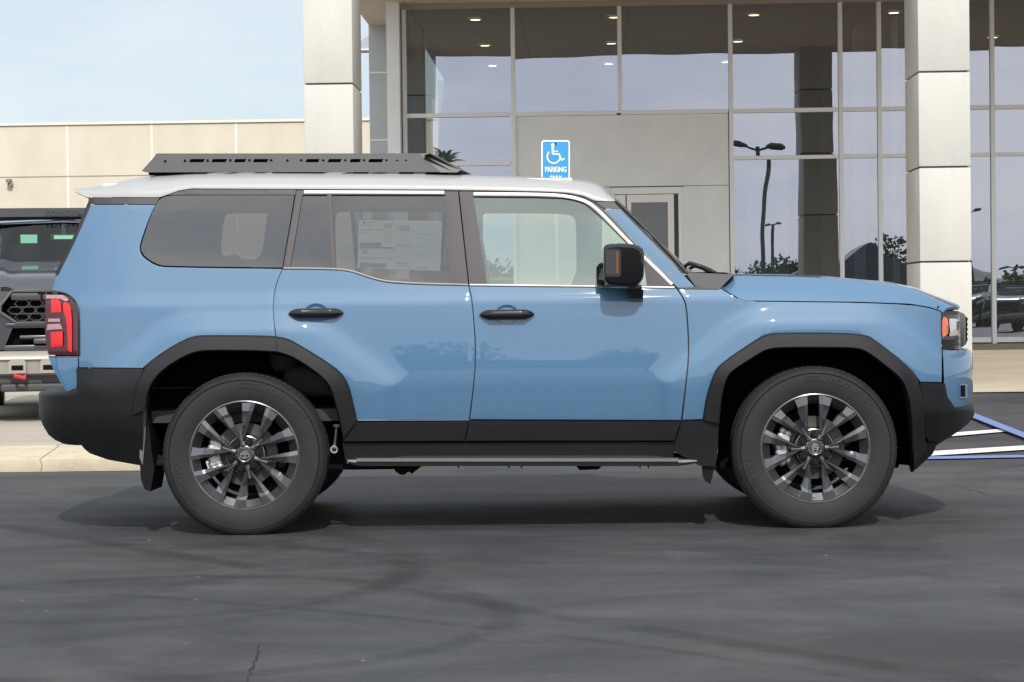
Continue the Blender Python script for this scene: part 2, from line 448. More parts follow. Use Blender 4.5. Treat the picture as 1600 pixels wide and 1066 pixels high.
# quarter window: black upper band, glass
qw = pane('quarter_window', [(249,310),(262,305.2),(300,304.6),(461,304.6),(461,304.6),(441.8,419),(441.8,419),(262,416.5),(245,414),(226,402),(219.8,392),(219.6,383),(229.4,352),(240,325)], GL_R, car)
panel('window_header', [(254,307),(281,297.5),(300,295.3),(463,295.8),(463,295.8),(461.5,304.8),(461.5,304.8),(300,304.6),(262,305.2)], CLAD2, qw, it=1, thick=.015, gap=.3)
panel('pillar_band', [(143.5,308),(143.5,308),(250,308.4),(250,308.4),(244,319.2),(244,319.2),(139.5,319.2),(139.5,319.2)], CLAD2, car, it=1, gap=.3, thick=.03)
# rear door
rd_skin = [(441.8,420),(441.8,420),(525,421),(550,424.5),(574,433.5),(602,441.5),(650,444.6),(732,446.6),(732,446.6),(737.5,470),(743,539),(741.5,590),(733,655.6),(733,655.6),(620,655.8),(557.7,658),(557.7,658),(552,630),(544,599),(532,581),(505,562),(451,531),(441,528),(431.5,526.4),(431.5,526.4),(428,506),(426.5,470),(432.5,440)]
RD = panel('rear_door', rd_skin, PAINT, car, it=1, step=7)
rd_frame = [(463,296.6),(463,296.6),(716,298.4),(716,298.4),(732,445.6),(732,445.6),(650,443.6),(602,440.5),(574,432.5),(550,423.5),(525,420),(442,419),(442,419)]
g1 = [(473,305),(473,305),(510.5,305),(510.5,305),(517,419),(517,419),(454,415.8),(454,415.8)]
g2 = [(518.5,305),(518.5,305),(695.3,305.3),(695.3,305.3),(704,442),(704,442),(650,441.5),(602.5,439),(574.5,430.8),(550,422),(525.5,418.6),(525.5,418.6)]
fr = panel('window_frame', rd_frame, PILLAR, RD, holes=[g1, g2], it=1, hit=1, gap=.5, thick=.03, off=-.001)
pane('window_glass', g1, GL_R, RD, off=-.012, gap=-.5); pane('window_glass', g2, GL_R, RD, off=-.012, gap=-.5)
ribbon('top_moulding', [(475,300.2),(560,300.4),(694,301)], 5, CHROME, RD, off=.003)
ribbon('bright_moulding', [(443,419.2),(525,420),(550,423.4),(574,432.2),(602,440),(650,443),(731,445.2)], 3, CHROME, RD, off=.006)
ribbon('glass_divider', [(514,305),(517.5,362),(520.8,419)], 5, PILLAR, RD, off=.002)
# front door
fd_skin = [(733,446.6),(733,446.6),(900,448.4),(1057,450.6),(1057,450.6),(1068,467),(1072,480),(1075,522),(1075.6,560),(1070.6,606),(1064.2,656.8),(1064.2,656.8),(900,656.2),(734,655.6),(734,655.6),(742,590),(743.6,539),(738,470)]
FD = panel('front_door', fd_skin, PAINT, car, it=1, step=7)
fd_frame = [(717,298.4),(717,298.4),(843.8,299.8),(887,302.4),(909,307),(932,318),(946,328),(993,380.4),(1056,449),(1056,449),(900,447.4),(733,445.6),(733,445.6)]
g3 = [(740,307.7),(740,307.7),(872.5,309),(901,313.4),(919,321),(976,376.5),(1006,409),(1006,409),(1011,446),(1011,446),(762,444),(762,444)]
panel('window_frame', fd_frame, PILLAR, FD, holes=[g3], it=1, hit=1, gap=.5, thick=.03, off=-.001)
pane('window_glass', g3, GL_F, FD, off=-.012, gap=-.5)
ribbon('bright_moulding', [(740,303.2),(845,303.8),(885,306.4),(912,313),(930,323.5),(972,367),(1000,396),(1050,444.5)], 5, CHROME, FD, off=.003)
ribbon('bright_moulding', [(734,445.2),(900,447),(1054,449.4)], 3.2, CHROME, FD, off=.006)
# fender, A pillar
fender = [(1058,450.6),(1058,450.6),(1126,450.6),(1126,450.6),(1160,470.6),(1250,471.6),(1339,472.8),(1421.6,475.8),(1454.6,481.2),(1471.4,487),(1471.4,487),(1472,544),(1472,597.8),(1472,597.8),(1438,597),(1438,597),(1421.6,574),(1364,529),(1350,523.5),(1314,520),(1215,520),(1194.5,523.5),(1180,532),(1127,568),(1116,582),(1104,618),(1098,655.3),(1098,655.3),(1066,656.6),(1066,656.6),(1071.6,606),(1076.6,560),(1076,522),(1073,480),(1069,467)]
FE = panel('fender', fender, PAINT, car, it=1, step=7)
panel('windscreen_pillar', [(945,327.2),(945,327.2),(971.7,327.6),(971.7,327.6),(1086,448.6),(1086,448.6),(1058,449.6),(1058,449.6),(994,379.6)], PAINT, car, it=1, gap=.4)
panel('pillar_cap', [(931,315.5),(931,315.5),(959.5,314.5),(959.5,314.5),(971,326.6),(971,326.6),(945,326.4),(945,326.4)], CLAD2, car, it=1, gap=.3)
ribbon('windscreen_seal', [(961,315),(1010,366),(1071,427)], 4, SEAL, car, off=.001)
# seals under panels: dark inner structure following the body
panel('inner_body', [(90,430),(90,430),(245,428),(1100,455),(1120,462),(1460,487),(1460,487),(1462,560),(1462,560),(1425,575),(1352,535),(1190,535),(1115,590),(1103,690),(1103,690),(545,690),(545,690),(530,585),(455,538),(300,538),(215,580),(215,580),(130,572),(130,572),(130,480)], SEAL, car, it=0, off=-.016, thick=0, step=16)
# cladding
prof = [(0, .000), (.04, .016), (.12, .026), (.55, .032), (.92, .036), (1.0, .028), (1.0, -.03), (1.0, -.10)]
loft_arch('front_flare', [(1098,656),(1104,618),(1116,580),(1127,567),(1180,531),(1194.5,523),(1215,519.5),(1314,519.5),(1350,522.5),(1364,528),(1421.6,573),(1437,596),(1446,640),(1447,700)],
          [(1124,662),(1127.5,620),(1137,588),(1146,579),(1190,551),(1199,546.5),(1220,543.8),(1325,544),(1345,546),(1358,552),(1405,589),(1414,601),(1424,640),(1427,738)], CLAD, prof, car)
loft_arch('rear_flare', [(204,650),(208,612),(223,575.5),(242.4,558),(274,537.4),(300,525.6),(319,523.4),(400,524),(431,525.6)],
          [(228,640),(230,618),(238,597),(256,577),(290,556),(310,549.5),(330,548.4),(400,548.8),(433,551)], CLAD, prof, car)
loft_arch('door_flare', [(432,525.6),(451,529),(470,540),(505,561),(532,580),(544,598),(552,629),(558,658)],
          [(433.5,551),(455,557.5),(475,569),(500,587),(514,602),(521,620),(529,650),(536,684)], CLAD, prof, RD)
def clad(nm, poly, par, off=.012, **k): return panel(nm, poly, CLAD, par, off=off, thick=.03, gap=.5, it=k.pop('it', 0), step=k.pop('step', 12), **k)
clad('lower_cladding', [(556,659.6),(733,657.6),(725.5,689),(536,690.4),(533,668)], RD, off=.016)
clad('lower_cladding', [(734.4,657.4),(1063.5,658.6),(1054,688.6),(727,689)], FD, off=.016)
clad('front_corner_cladding', [(1065,658.2),(1124,657),(1122,700),(1118,730),(1092,728),(1052,705),(1056,688)], car, off=.014)
sill = clad('sill', [(534,692),(1056,690.4),(1052,716),(540,722)], car, off=-.004)
ribbon('door_step_line', [(560,657.4),(733,656.6)], 2, CHROME, RD, off=.010)
# door handles
for par, cx, cy in ((RD, 494, 489.5), (FD, 792, 491.5)):
    for sd_ in (0, 1):
        s_ = 1 if sd_ == 0 else -1
        c = onW(cx, cy); 
        hb = BM()
        rows = []
        for i in range(25):
            a = i/24; xx = c.x + (-.137+.274*a); e = math.sin(math.pi*a)
            rz = .023*min(1, (e*2.2)**.5 if e > 0 else 0)+.001; cy_ = .004+.030*min(1, (e*1.7))
            ring = []
            for k in range(12):
                t = 2*math.pi*k/12
                ring.append(Vector((xx, YC - s_*(W(xx, c.z)+cy_+.013*math.cos(t)), c.z + rz*math.sin(t)*(1 if math.cos(t) < .3 else .96))))
            rows.append(ring)
        grid(hb, rows, close=True)
        h = obj('door_handle', hb, GLOSSB, par[sd_], 60, CO)
        cb = BM()   # recess behind the handle: a dished cup
        rows = []
        for j in range(7):
            r = 1-j/6
            rows.append([Vector((c.x+.060*r*math.cos(t), YC-s_*(W(c.x, c.z)+.004-.0135*(1-r**2)*1.0), c.z+.049*r*math.sin(t))) for t in [2*math.pi*k/28 for k in range(28)]])
        grid(cb, rows, close=True)
        obj('handle_recess', cb, mat('recess_paint', (.055, .14, .24), rough=.35, coat=1), par[sd_], 60, CO)

# ---- roof
def cr_(u, v, y): return un(u, v, y)
edge_line = [(113.5,297.5),(135,304),(146,307.8),(249,308.4),(262,304),(281.5,297.2),(300,294.6),(462,295.4),(700,296.4),(843,299),(887,301),(912,306),(930,314),(960,314.5)]
top_line = [(113.5,296.6),(163,285.8),(197,277.4),(242,270.6),(400,267.6),(640,268.8),(700,271.6),(786,273.4),(844,276),(901,279.4),(927,283.6),(939,289),(950,303),(960,314)]
def poly_y(line, u):
    for i in range(len(line)-1):
        if line[i][0] <= u <= line[i+1][0]:
            t = (u-line[i][0])/(line[i+1][0]-line[i][0]); return line[i][1]*(1-t)+line[i+1][1]*t
    return line[-1][1] if u > line[-1][0] else line[0][1]
bm = BM(); rows = []
us = [113.6, 118, 124, 130, 137, 146, 155] + list(range(170, 900, 10)) + [904, 912, 920, 928, 934, 940, 946, 951, 956, 959.8]
for u in us:
    p = onW(u, poly_y(edge_line, u), .004); q = un(u, poly_y(top_line, u), 11.3)
    we = YC-p.y; h = max(.004, q.z-p.z); row = []
    ex_ = 2/3.2
    for k in range(33):
        t = math.pi*k/32; c, s = math.cos(t), math.sin(t)
        y = YC - we*(abs(c)**(2/3.6))*(1 if c > 0 else -1); z = p.z + h*(s**(2/2.3)) + .010*s
        # plan rounding of spoiler tip and windscreen header
        bow = 0
        if u < 200: bow = -.015*(1-(abs(y-YC)/we)**2)*(1-(u-113)/87)
        if u > 860: bow = .04*(1-(abs(y-YC)/we)**2)*((u-860)/100)
        row.append(Vector((p.x+bow, y, z)))
    rows.append(row)
grid(bm, rows)
obj('roof', bm, ROOFP, car, 60, CO)
# spoiler underside + lamp block
bm = BM(); P = []
for k in range(21):
    s = -1+2*k/20; y = YC+.74*s
    a = un(115, 298, YC-.74); b = un(146, 308, YC-.74); bow = -.05*(1-s*s)
    P.append([Vector((a.x+bow+.004, y, a.z-.004)), Vector((a.x+.06+bow, y, a.z-.03)), Vector((b.x-.005+bow*.3, y, b.z-.005)), Vector((b.x+.03, y, b.z-.03))])
grid(bm, P); obj('spoiler_underside', bm, CLAD2, car, 30, CO)
bm = BM(); c = un(141, 306, 11.2); box(bm, (c.x-.03, YC-.55, c.z-.035), (c.x+.03, YC+.55, c.z-.005), .008); obj('washer_block', bm, DARK, car, 30, CO)
# drip seam line between roof and doors
ribbon('roof_seam', [(464,296),(700,297.2),(843,299.8),(887,302),(911,307),(931,316.5),(946,327)], 1.8, SEAL, car, off=.002)

# ---- windscreen, hood, cowl
def edge_pts(line, n, off=0):
    L = [Vector(p) for p in line]; out = []
    for i in range(n):
        s = (len(L)-1)*i/(n-1); k = min(int(s), len(L)-2); q = L[k].lerp(L[k+1], s-k); out.append(onW(q.x, q.y, off))
    return out
wl = edge_pts([(962,314),(1072,426)], 10, -.006)
rows = []
for i, p in enumerate(wl):
    f = i/9; we = YC-p.y
    rows.append([Vector((p.x + (.04+.05*f)*(1-abs(s)**2.2), YC+we*s, p.z+.012*(1-s*s))) for s in [-1+2*k/24 for k in range(25)]])
bm = BM(); grid(bm, rows); obj('windscreen', bm, GL_F, car, 180, CO)
rl = edge_pts([(141,320),(113.5,380),(86,432)], 10, -.01)
rows = []
for i, p in enumerate(rl):
    we = YC-p.y
    rows.append([Vector((p.x - .045*(1-abs(s)**2.5), YC+we*s, p.z)) for s in [-1+2*k/24 for k in range(25)]])
bm = BM(); grid(bm, rows[::-1]); obj('rear_window', bm, GL_R, car, 180, CO)
ribbon('rear_window_seal', [(142.5,309),(139,320),(113,380),(88,429)], 5, SEAL, car, off=.004, thick=.02)
# windscreen edge strip (dark, slightly proud)
a = onW(963, 314, .004); b = onW(1074, 427, .004)
for s_ in (1, -1):
    f = (lambda q: q) if s_ == 1 else mir
    bm = BM(); tube(bm, [f(a), f(a.lerp(b, .5)+Vector((.006, 0, .006))), f(b)], .008, 8)
    obj('windscreen_moulding', bm, CLAD2, car, 60, CO)
# hood
seam = [(1127,450),(1160,469.5),(1250,470.6),(1339,471.6),(1421,474.5),(1454,480),(1470,485.6)]
shoulder = [(1127,449),(1149,430.8),(1250,432.2),(1297,433.8),(1401,444.4),(1440,458),(1474,476)]
crown = [(1127,441),(1149,430.4),(1250,431.4),(1297,433),(1401,443.4),(1438,452.4),(1497,480)]
bm = BM(); rows = []
n = 46
for i in range(n+1):
    f = i/n; u = 1127 + (1470-1127)*f
    ps = onW(u, poly_y(seam, u), .001)
    us_ = 1127+(1474-1127)*f; uc = 1127+(1497-1127)*f
    sh = un(us_, poly_y(shoulder, us_), 11.05); ct = un(uc, poly_y(crown, uc), 11.55)
    we = YC-ps.y; row = []
    for k in range(41):
        s = -1+2*k/40; a = abs(s)
        # section: side rises to the shoulder, then a broad raised centre
        if a > .90:
            t = (1-a)/.10; z = ps.z + (sh.z-.004-ps.z)*(math.sin(t*math.pi/2)**.9)
        else:
            t = smoothstep(.90, .60, a) if False else max(0, min(1, (.90-a)/.22)); t = t*t*(3-2*t)
            z = sh.z-.004 + (ct.z-sh.z+.006+.012*max(0, f-.55))*t + .008*(1-(a/.9)**2)
        xx = ps.x + (ct.x-ps.x)*(1-a**3.0)*(f**1.5 if f < 1 else 1)
        ww = we - (.018*math.sin(max(0, (1-a)/.10 if a > .9 else 1)*math.pi/2) if a > .9 else 0)
        row.append(Vector((xx, YC+we*s, z)))
    rows.append(row)
# rolled leading edge
last = rows[-1]
rows.append([Vector((p.x+.008, p.y, p.z-.010)) for p in last]); rows.append([Vector((p.x+.002, p.y, p.z-.024)) for p in last])
rows.append([Vector((p.x-.05, p.y, p.z-.026)) for p in last])
grid(bm, rows); obj('hood', bm, PAINT, car, 50, CO)
# cowl
bm = BM()
for s_ in (1,):
    P = []
    a = [(1071,427),(1087,447.6)], [(1146,428.5),(1126,449)]
    A0, A1 = onW(1071, 426, .0), onW(1087, 448, 0.0); B0, B1 = onW(1147, 428.6, 0.0), onW(1126, 450, 0.0)
    for k in range(25):
        s = -1+2*k/24; bow = .08*(1-abs(s)**2.2)
        def q(p, dz=0, b=bow): return Vector((p.x+b, YC+(YC-p.y)*s, p.z+dz))
        P.append([q(A1), q(A0), q(A0.lerp(B0, .25), .004), q(A0.lerp(B0, .8), .008), q(B0, -.004, bow*.3), q(B1, 0, bow*.2)])
    grid(bm, P)
    y0 = A1.y
    side = [A1, A0, A0.lerp(B0, .25), B0, B1]
    for f in (lambda q: q, mir):
        v = [bm.verts.new(f(p)+Vector((0, 0, 0))) for p in side]; bm.faces.new(v)
obj('cowl_panel', bm, CLAD2, car, 30, CO)
ribbon('belt_line_strip', [(1059,450.2),(1090,450.4),(1123,450.8)], 3, CLAD2, car, off=.004)
for nm, p0, p1, p2 in (('wiper', (1066,419,11.25), (1078,411.5,11.25), (1111,424.6,11.25)),):
    for dy in (0, .72):
        bm = BM(); a, b, c = [un(*p)+Vector((dy*.12, dy, 0)) for p in (p0, p1, p2)]
        tube(bm, [c, c.lerp(b, .5)+Vector((0, -.02, .004)), b, a+Vector((0, .1, .0))], [.016, .012, .012, .008], 8)
        tube(bm, [a+Vector((-.01, -.15, -.012)), a+Vector((0, .1, .0)), a+Vector((.02, .42, .012))], .007, 6)
        obj('wiper', bm, GLOSSB, car, 60, CO)

# ---- side parts at the front: lamp, fascia, bumper
def fascia(name, rows_px, m, par, xe_u, cap_top=False, cap_bot=False, d=.27, p=3.0, front=True, extra=0.0, dx=0.0, q_=1.0, ext=None):
    """lofted nose or tail: rows of (v at the corner, end scale)"""
    bm = BM(); rows = []
    for (v, u_side, ds) in rows_px:
        q = onW(u_side, v, extra); we = YC-q.y; row = []
        for k in range(49):
            t = -math.pi/2+math.pi*k/48; s = math.sin(t); s = math.copysign(abs(s)**.85, s)
            bow = d*ds*(1-abs(s)**p)**(1/q_)
            row.append(Vector((q.x+(bow+dx if front else -bow-dx), YC+we*s, q.z)))
        if ext:
            L_ = []
            for u_ in ext[0]:
                bot = poly_y(ext[1], u_); vv = v if v <= 654 else 654+(v-654)/42*(bot-654)
                L_.append(onW(u_, vv, extra))
            row = L_ + row + [mir(a_) for a_ in L_[::-1]]
        rows.append(row)
    nn_ = len(rows[0])
    V = grid(bm, rows)
    if cap_top or cap_bot:
        for flag, r in ((cap_top, 0), (cap_bot, -1)):
            if flag:
                V2 = [bm.verts.new((rows[r][k].x-(.3 if front else -.3), rows[r][k].y*.94+YC*.06, rows[r][k].z)) for k in range(nn_)]
                for k in range(nn_-1): bm.faces.new((V[r][k], V[r][k+1], V2[k+1], V2[k]))
    return obj(name, bm, m, par, 45, CO)
def onF(u, v, ds, off=0.0, u0=1475):
    q = onW(u0, v, 0); we = YC-q.y; Y = 11.0
    for _ in range(30):
        p_ = un(u, v, Y); t = max(0, min(.97, (p_.x-q.x)/(.27*ds))); Y = Y*.6+.4*(YC-we*(1-t)**(1/3.0)-off)
    return un(u, v, Y)
def onC(u, v, off=.014): return onW(u, v, off) if u <= 1474 else onF(u, v, 1.03, off, 1474)
GREY = mat('grille_surround_grey', (.075, .074, .076), rough=.45)
fascia('grille_surround', [(487,1472,.70),(492,1472,.85),(500,1472,.90),(541,1472,.90),(546,1472,.80)], GREY, car, 1472)
def nose_pts(v, smax, off, n=33):
    a_ = onW(1472, v, 0); we = YC-a_.y
    return [Vector((a_.x+.27*.90*(1-abs(s)**3)+off, YC+we*s, a_.z)) for s in [smax*(-1+2*k/(n-1)) for k in range(n)]]
bm = BM(); grid(bm, [nose_pts(v, .60, .003) for v in (497, 515, 538)]); GRL = obj('grille', bm, DARK, car, None, CO)
for v in (501, 509, 517, 525, 533):
    bm = BM(); grid(bm, [nose_pts(v-2, .58, .004), nose_pts(v-1.4, .58, .007), nose_pts(v+1.4, .58, .007), nose_pts(v+2, .58, .004)]); obj('grille_bar', bm, CLAD2, GRL, None, CO)
fascia('hood_gap_filler', [(478,1465,.6),(487,1465,.72)], DARK, car, 1465)
FB = fascia('front_bumper', [(547,1473,.80),(549,1473,.92),(554,1473,.99),(562,1474,1.02),(590,1475,1.02),(620,1475,1.01),(632,1475,.98),(641,1475,.94)], PAINT, car, 1472, cap_top=True)
LB = fascia('lower_bumper', [(638,1476,.97),(641,1476,1.01),(646,1476,1.02),(656,1476,1.01),(668,1474,.92),(680,1465,.84),(690,1455,.76),(700,1450,.55)], CLAD, car, 1472, cap_bot=True, extra=.008, cap_top=True)
panel('corner_cladding', [(1437,597.4),(1437,597.4),(1477,599),(1477,599),(1481,620),(1481,620),(1497,643),(1497,643),(1512,646),(1517,650),(1516,656),(1502,672),(1502,672),(1466,690.6),(1466,690.6),(1446,690),(1446,650)], CLAD, car, thick=.03, gap=.4, it=1, step=5, surf=onC, smooth=30)
clad('front_valance', [(1446,690),(1466,691),(1458,709.5),(1434,732),(1424,739),(1424,700),(1440,690)], car, off=.006)
# fog pocket
def patch(nm, poly, m, par, off, it=0, thick=.01, **k): return panel(nm, poly, m, par, off=off, thick=thick, it=it, gap=0, step=k.pop('step', 5), **k)
panel('tow_pocket_trim', [(1499.5,600.5),(1512,600.5),(1512,622.5),(1499.5,622.5)], mat('pale_blue_edge', (.16, .30, .45), rough=.3, coat=1), FB, thick=.01, gap=0, it=0, step=3, surf=lambda u, v: onF(u, v, 1.02, .004))
panel('tow_pocket', [(1501,602),(1508.5,602),(1508.5,620),(1501,620)], DARK, FB, thick=.01, gap=0, it=0, step=3, surf=lambda u, v: onF(u, v, 1.02, .008))
HL = patch('headlamp', [(1472.5,491.5),(1500,491.5),(1501,546),(1472.5,546)], GLOSSB, car, .002)
patch('amber_marker', [(1472.3,495.3),(1478,496),(1482.3,500.5),(1481.8,521),(1477,525),(1472.3,528.6)], AMBER, HL, .010, it=1)
patch('clear_lens', [(1483,498),(1483,498),(1495,498),(1499,502),(1499,521),(1485,522),(1485,522)], CLEARL, HL, .010, it=1)
patch('lamp_core', [(1495.5,502),(1499.5,502),(1499.5,516),(1495.5,516)], GLOSSB, HL, .014)
patch('lens_base', [(1483,521.5),(1499,518),(1498.5,524),(1484,525.5)], mat('warm_reflector', (.5, .44, .34), rough=.3, metal=.5, coat=1), HL, .0125)
patch('lamp_grille', [(1473,531),(1491.5,530),(1491.5,544.5),(1473,545.5)], CLAD, HL, .008)
patch('lamp_top_trim', [(1471.5,487),(1497,487),(1497,491.5),(1471.5,492.5)], CLAD2, HL, .004)

# ---- rear: lamp, corner, bumper, tailgate
patch('rear_corner_panel', [(75,556.5),(122.6,556.5),(118.8,613.5),(103.7,612.5),(97,601),(84.5,580)], PAINT, car, -.004)
TLb = panel('tail_lamp', [(70.5,460),(70.5,460),(99,459.7),(110,465),(121.9,478),(122.3,484),(122.5,555),(122.5,555),(75.5,555),(75.5,555),(69.7,529)], RED_D, car, off=.012, it=1, gap=.2, step=5, thick=.05)
ribbon('lamp_seal', [(83,456),(99,457),(111,463),(123.6,478),(124,556)], 2.4, SEAL, car, off=.004)
def red(nm, poly, m): patch(nm, poly, m, TLb, .020, it=1, thick=.006)
red('lens_element', [(80,467),(80,467),(94,467),(96,488),(96,488),(80,489),(80,489)], RED_B)
red('lens_element', [(99,472),(106,473),(112,482),(112.5,551),(112.5,551),(106,548),(106,548),(104,500),(98,486)], RED_B)
red('lens_element', [(79,519),(79,519),(98,518),(98,518),(98,541),(98,541),(80,543),(80,543)], RED_B)
red('reflector_bar', [(75,498),(75,498),(94,498),(94,498),(94,503),(94,503),(75,503),(75,503)], PINK)
red('reflector_bar', [(74,507),(74,507),(94,506),(94,506),(98,514),(98,514),(73,516),(73,516)], PINK)
red('reflector_bar', [(71.5,461),(71.5,461),(98,461),(98,461),(108,468),(104,472),(92,466),(72,467),(72,467)], PINK)
clad('rear_corner_cladding', [(118.7,575.5),(223,575.8),(232,600),(231,628),(224,640),(222,642),(127,642),(127,616),(120,616)], car, off=.0165, rnd=0.0, step=9)
fascia('rear_bumper', [(607.5,127,.50),(611,127,.74),(614.5,127,.95),(617,127,1.03),(618.5,127,1.05),(621,127,1.05),(640,127,1.05),(654,127,1.04),(669,127,.97),(684,127,.86),(691.5,127,.74),(696,127,.6)], CLAD, car, 127, cap_top=True, cap_bot=True, d=.315, front=False, extra=.016, p=3.4, q_=1.6, ext=((223, 205, 185, 168, 152, 140, 132), [(127,696),(137,707.5),(169,718.7),(223,728)]))
fascia('tailgate', [(430,88,.2),(445,84,.25),(456,82,.25),(500,84,.25),(555,86,.25),(580,90,.22),(600,100,.2),(618,106,.2)], PAINT, car, 88, front=False, d=.2, p=3)
# ---- mud flaps
for nm, outl, lt in (('mud_flap', [(1100,656),(1122,662),(1121,714),(1110,757),(1101,751),(1096,715)], [(1118,662),(1122.4,662.4),(1121.5,706),(1118,718),(1116,700)]),
                     ('mud_flap', [(222,628),(229.7,629.4),(236,700),(241,733),(235,768),(226,765),(220,749),(217,700)], [(223,629),(229.5,630),(227,680),(223,727),(218,715),(219,680)])):
    for sd_ in (0, 1):
        bm = BM(); pl = [un(u, v, 10.93) for u, v in outl]; f = (lambda q: q) if sd_ == 0 else mir
        a = [bm.verts.new(f(p)) for p in pl]; b = [bm.verts.new(f(p+Vector((.015, .27, 0)))) for p in pl]
        bm.faces.new(a); bm.faces.new(b[::-1])
        for i in range(len(a)): bm.faces.new((a[i], b[i], b[(i+1) % len(a)], a[(i+1) % len(a)]))
        bmesh.ops.recalc_face_normals(bm, faces=bm.faces[:])
        o = obj(nm, bm, mat('flap_rubber', (.006, .006, .007), rough=.6, spec=.15), car, 30, CO)
        bm = BM(); pl = [un(u, v, 10.925) for u, v in lt]
        vv = [bm.verts.new(f(p)) for p in pl]; v2 = [bm.verts.new(f(p+Vector((0, .01, 0)))) for p in pl]; bm.faces.new(vv)
        for i in range(len(vv)): bm.faces.new((vv[i], v2[i], v2[(i+1) % len(vv)], vv[(i+1) % len(vv)]))
        obj('flap_edge', bm, mat('flap_edge_grey', (.11, .11, .11), rough=.5), o, None, CO)

# ---- wheel wells and underbody
for hx, inner, nm in ((HF.x, [(1124,735),(1126,620),(1146,578),(1197,547),(1347,547),(1408,590),(1424,640),(1427,735)], 'wheel_well'), (HR.x, [(229,735),(230,618),(255,577),(303,550),(400,549),(455,558),(505,592),(522,620),(536,690)], 'wheel_well')):
    for sd_ in (0, 1):
        f = (lambda q: q) if sd_ == 0 else mir
        bm = BM(); rows = []
        for (u, v) in inner:
            p = un(u, v, 10.95); rows.append([f(Vector((p.x, y, p.z+dz))) for y, dz in ((10.93, 0), (11.1, .015), (11.35, .0), (11.38, -.02))])
        V = grid(bm, rows); bm.faces.new([r[-1] for r in V])
        obj(nm, bm, DARK, car, 40, CO)
bm = BM()
xr, xf = X_(150), X_(1420)
for s_ in (-1, 1):
    box(bm, (xr, YC+s_*.50-.05, .42), (xf, YC+s_*.50+.05, .54), .01)
    box(bm, (HR.x+.62, YC+s_*.70-.18, .40), (HF.x-.62, YC+s_*.70+.16, .56), .02)
box(bm, (HR.x+.5, YC-.45, .36), (HF.x-.55, YC+.45, .55), .03)
box(bm, (X_(640), YC-.2, .30), (X_(980), YC+.15, .45), .05)
cyl(bm, (HR.x, YC-.80, .40), (HR.x, YC+.80, .40), .05); cyl(bm, (HF.x, YC-.80, .40), (HF.x, YC+.80, .40), .035)
cyl(bm, (HR.x-.14, YC+.05, .39), (HR.x+.18, YC+.05, .39), .16, .10)
box(bm, (HF.x-.45, YC-.45, .33), (HF.x+.55, YC+.45, .50), .03)
box(bm, (xr-.12, YC-.62, .46), (HR.x-.35, YC+.62, .60), .04)
cyl(bm, (HR.x-.75, YC+.55, .36), (HR.x+1.1, YC+.35, .38), .035)
obj('underbody', bm, DARK, car, 40, CO)
# body floor and firewall keep daylight out below the belt
bm = BM(); box(bm, (X_(120), YC-.84, .56), (X_(1060), YC+.84, .62)); box(bm, (X_(1075), YC-.80, .56), (X_(1095), YC+.80, 1.2)); box(bm, (X_(160), YC-.80, .95), (X_(250), YC+.80, 1.0))
obj('floor_pan', bm, INT_D, car, None, CO)
# small underbody fittings seen below the step
bm = BM(); c = un(629, 732, 11.05); cyl(bm, c+Vector((0, -.02, 0)), c+Vector((0, .06, 0)), .032, n=16)
pr = [un(u, v, 11.05) for u, v in [(612,726),(662,726),(644,740),(640,737),(620,738)]]; prism_y(bm, [(p.x, p.z) for p in pr], 11.02, 11.06)
pr = [un(u, v, 11.05) for u, v in [(898,725),(942,725),(935,733),(905,734)]]; prism_y(bm, [(p.x, p.z) for p in pr], 11.02, 11.3)
pr = [un(u, v, 11.05) for u, v in [(505,727),(560,724),(620,727),(620,733),(545,734),(505,732)]]; prism_y(bm, [(p.x, p.z) for p in pr], 11.04, 11.1)
for u in (716, 795, 815, 1000, 1013):
    c = un(u, 726, 11.05); cyl(bm, c, c-Vector((0, 0, .018)), .004, n=8)
obj('step_brackets', bm, DARK, car, 30, CO)
bm = BM(); a, b = un(526, 665, 11.12), un(522.5, 702, 11.12); tube(bm, [a, b], .008, 8); lathe_y(bm, [(.012, 11.10), (.020, 11.10), (.020, 11.13), (.012, 11.13), (.012, 11.10)], b, 18)
box(bm, (a.x-.016, 11.1, a.z-.008), (a.x+.018, 11.13, a.z+.008), .003)
obj('lashing_link', bm, ALU, car, 50, CO)

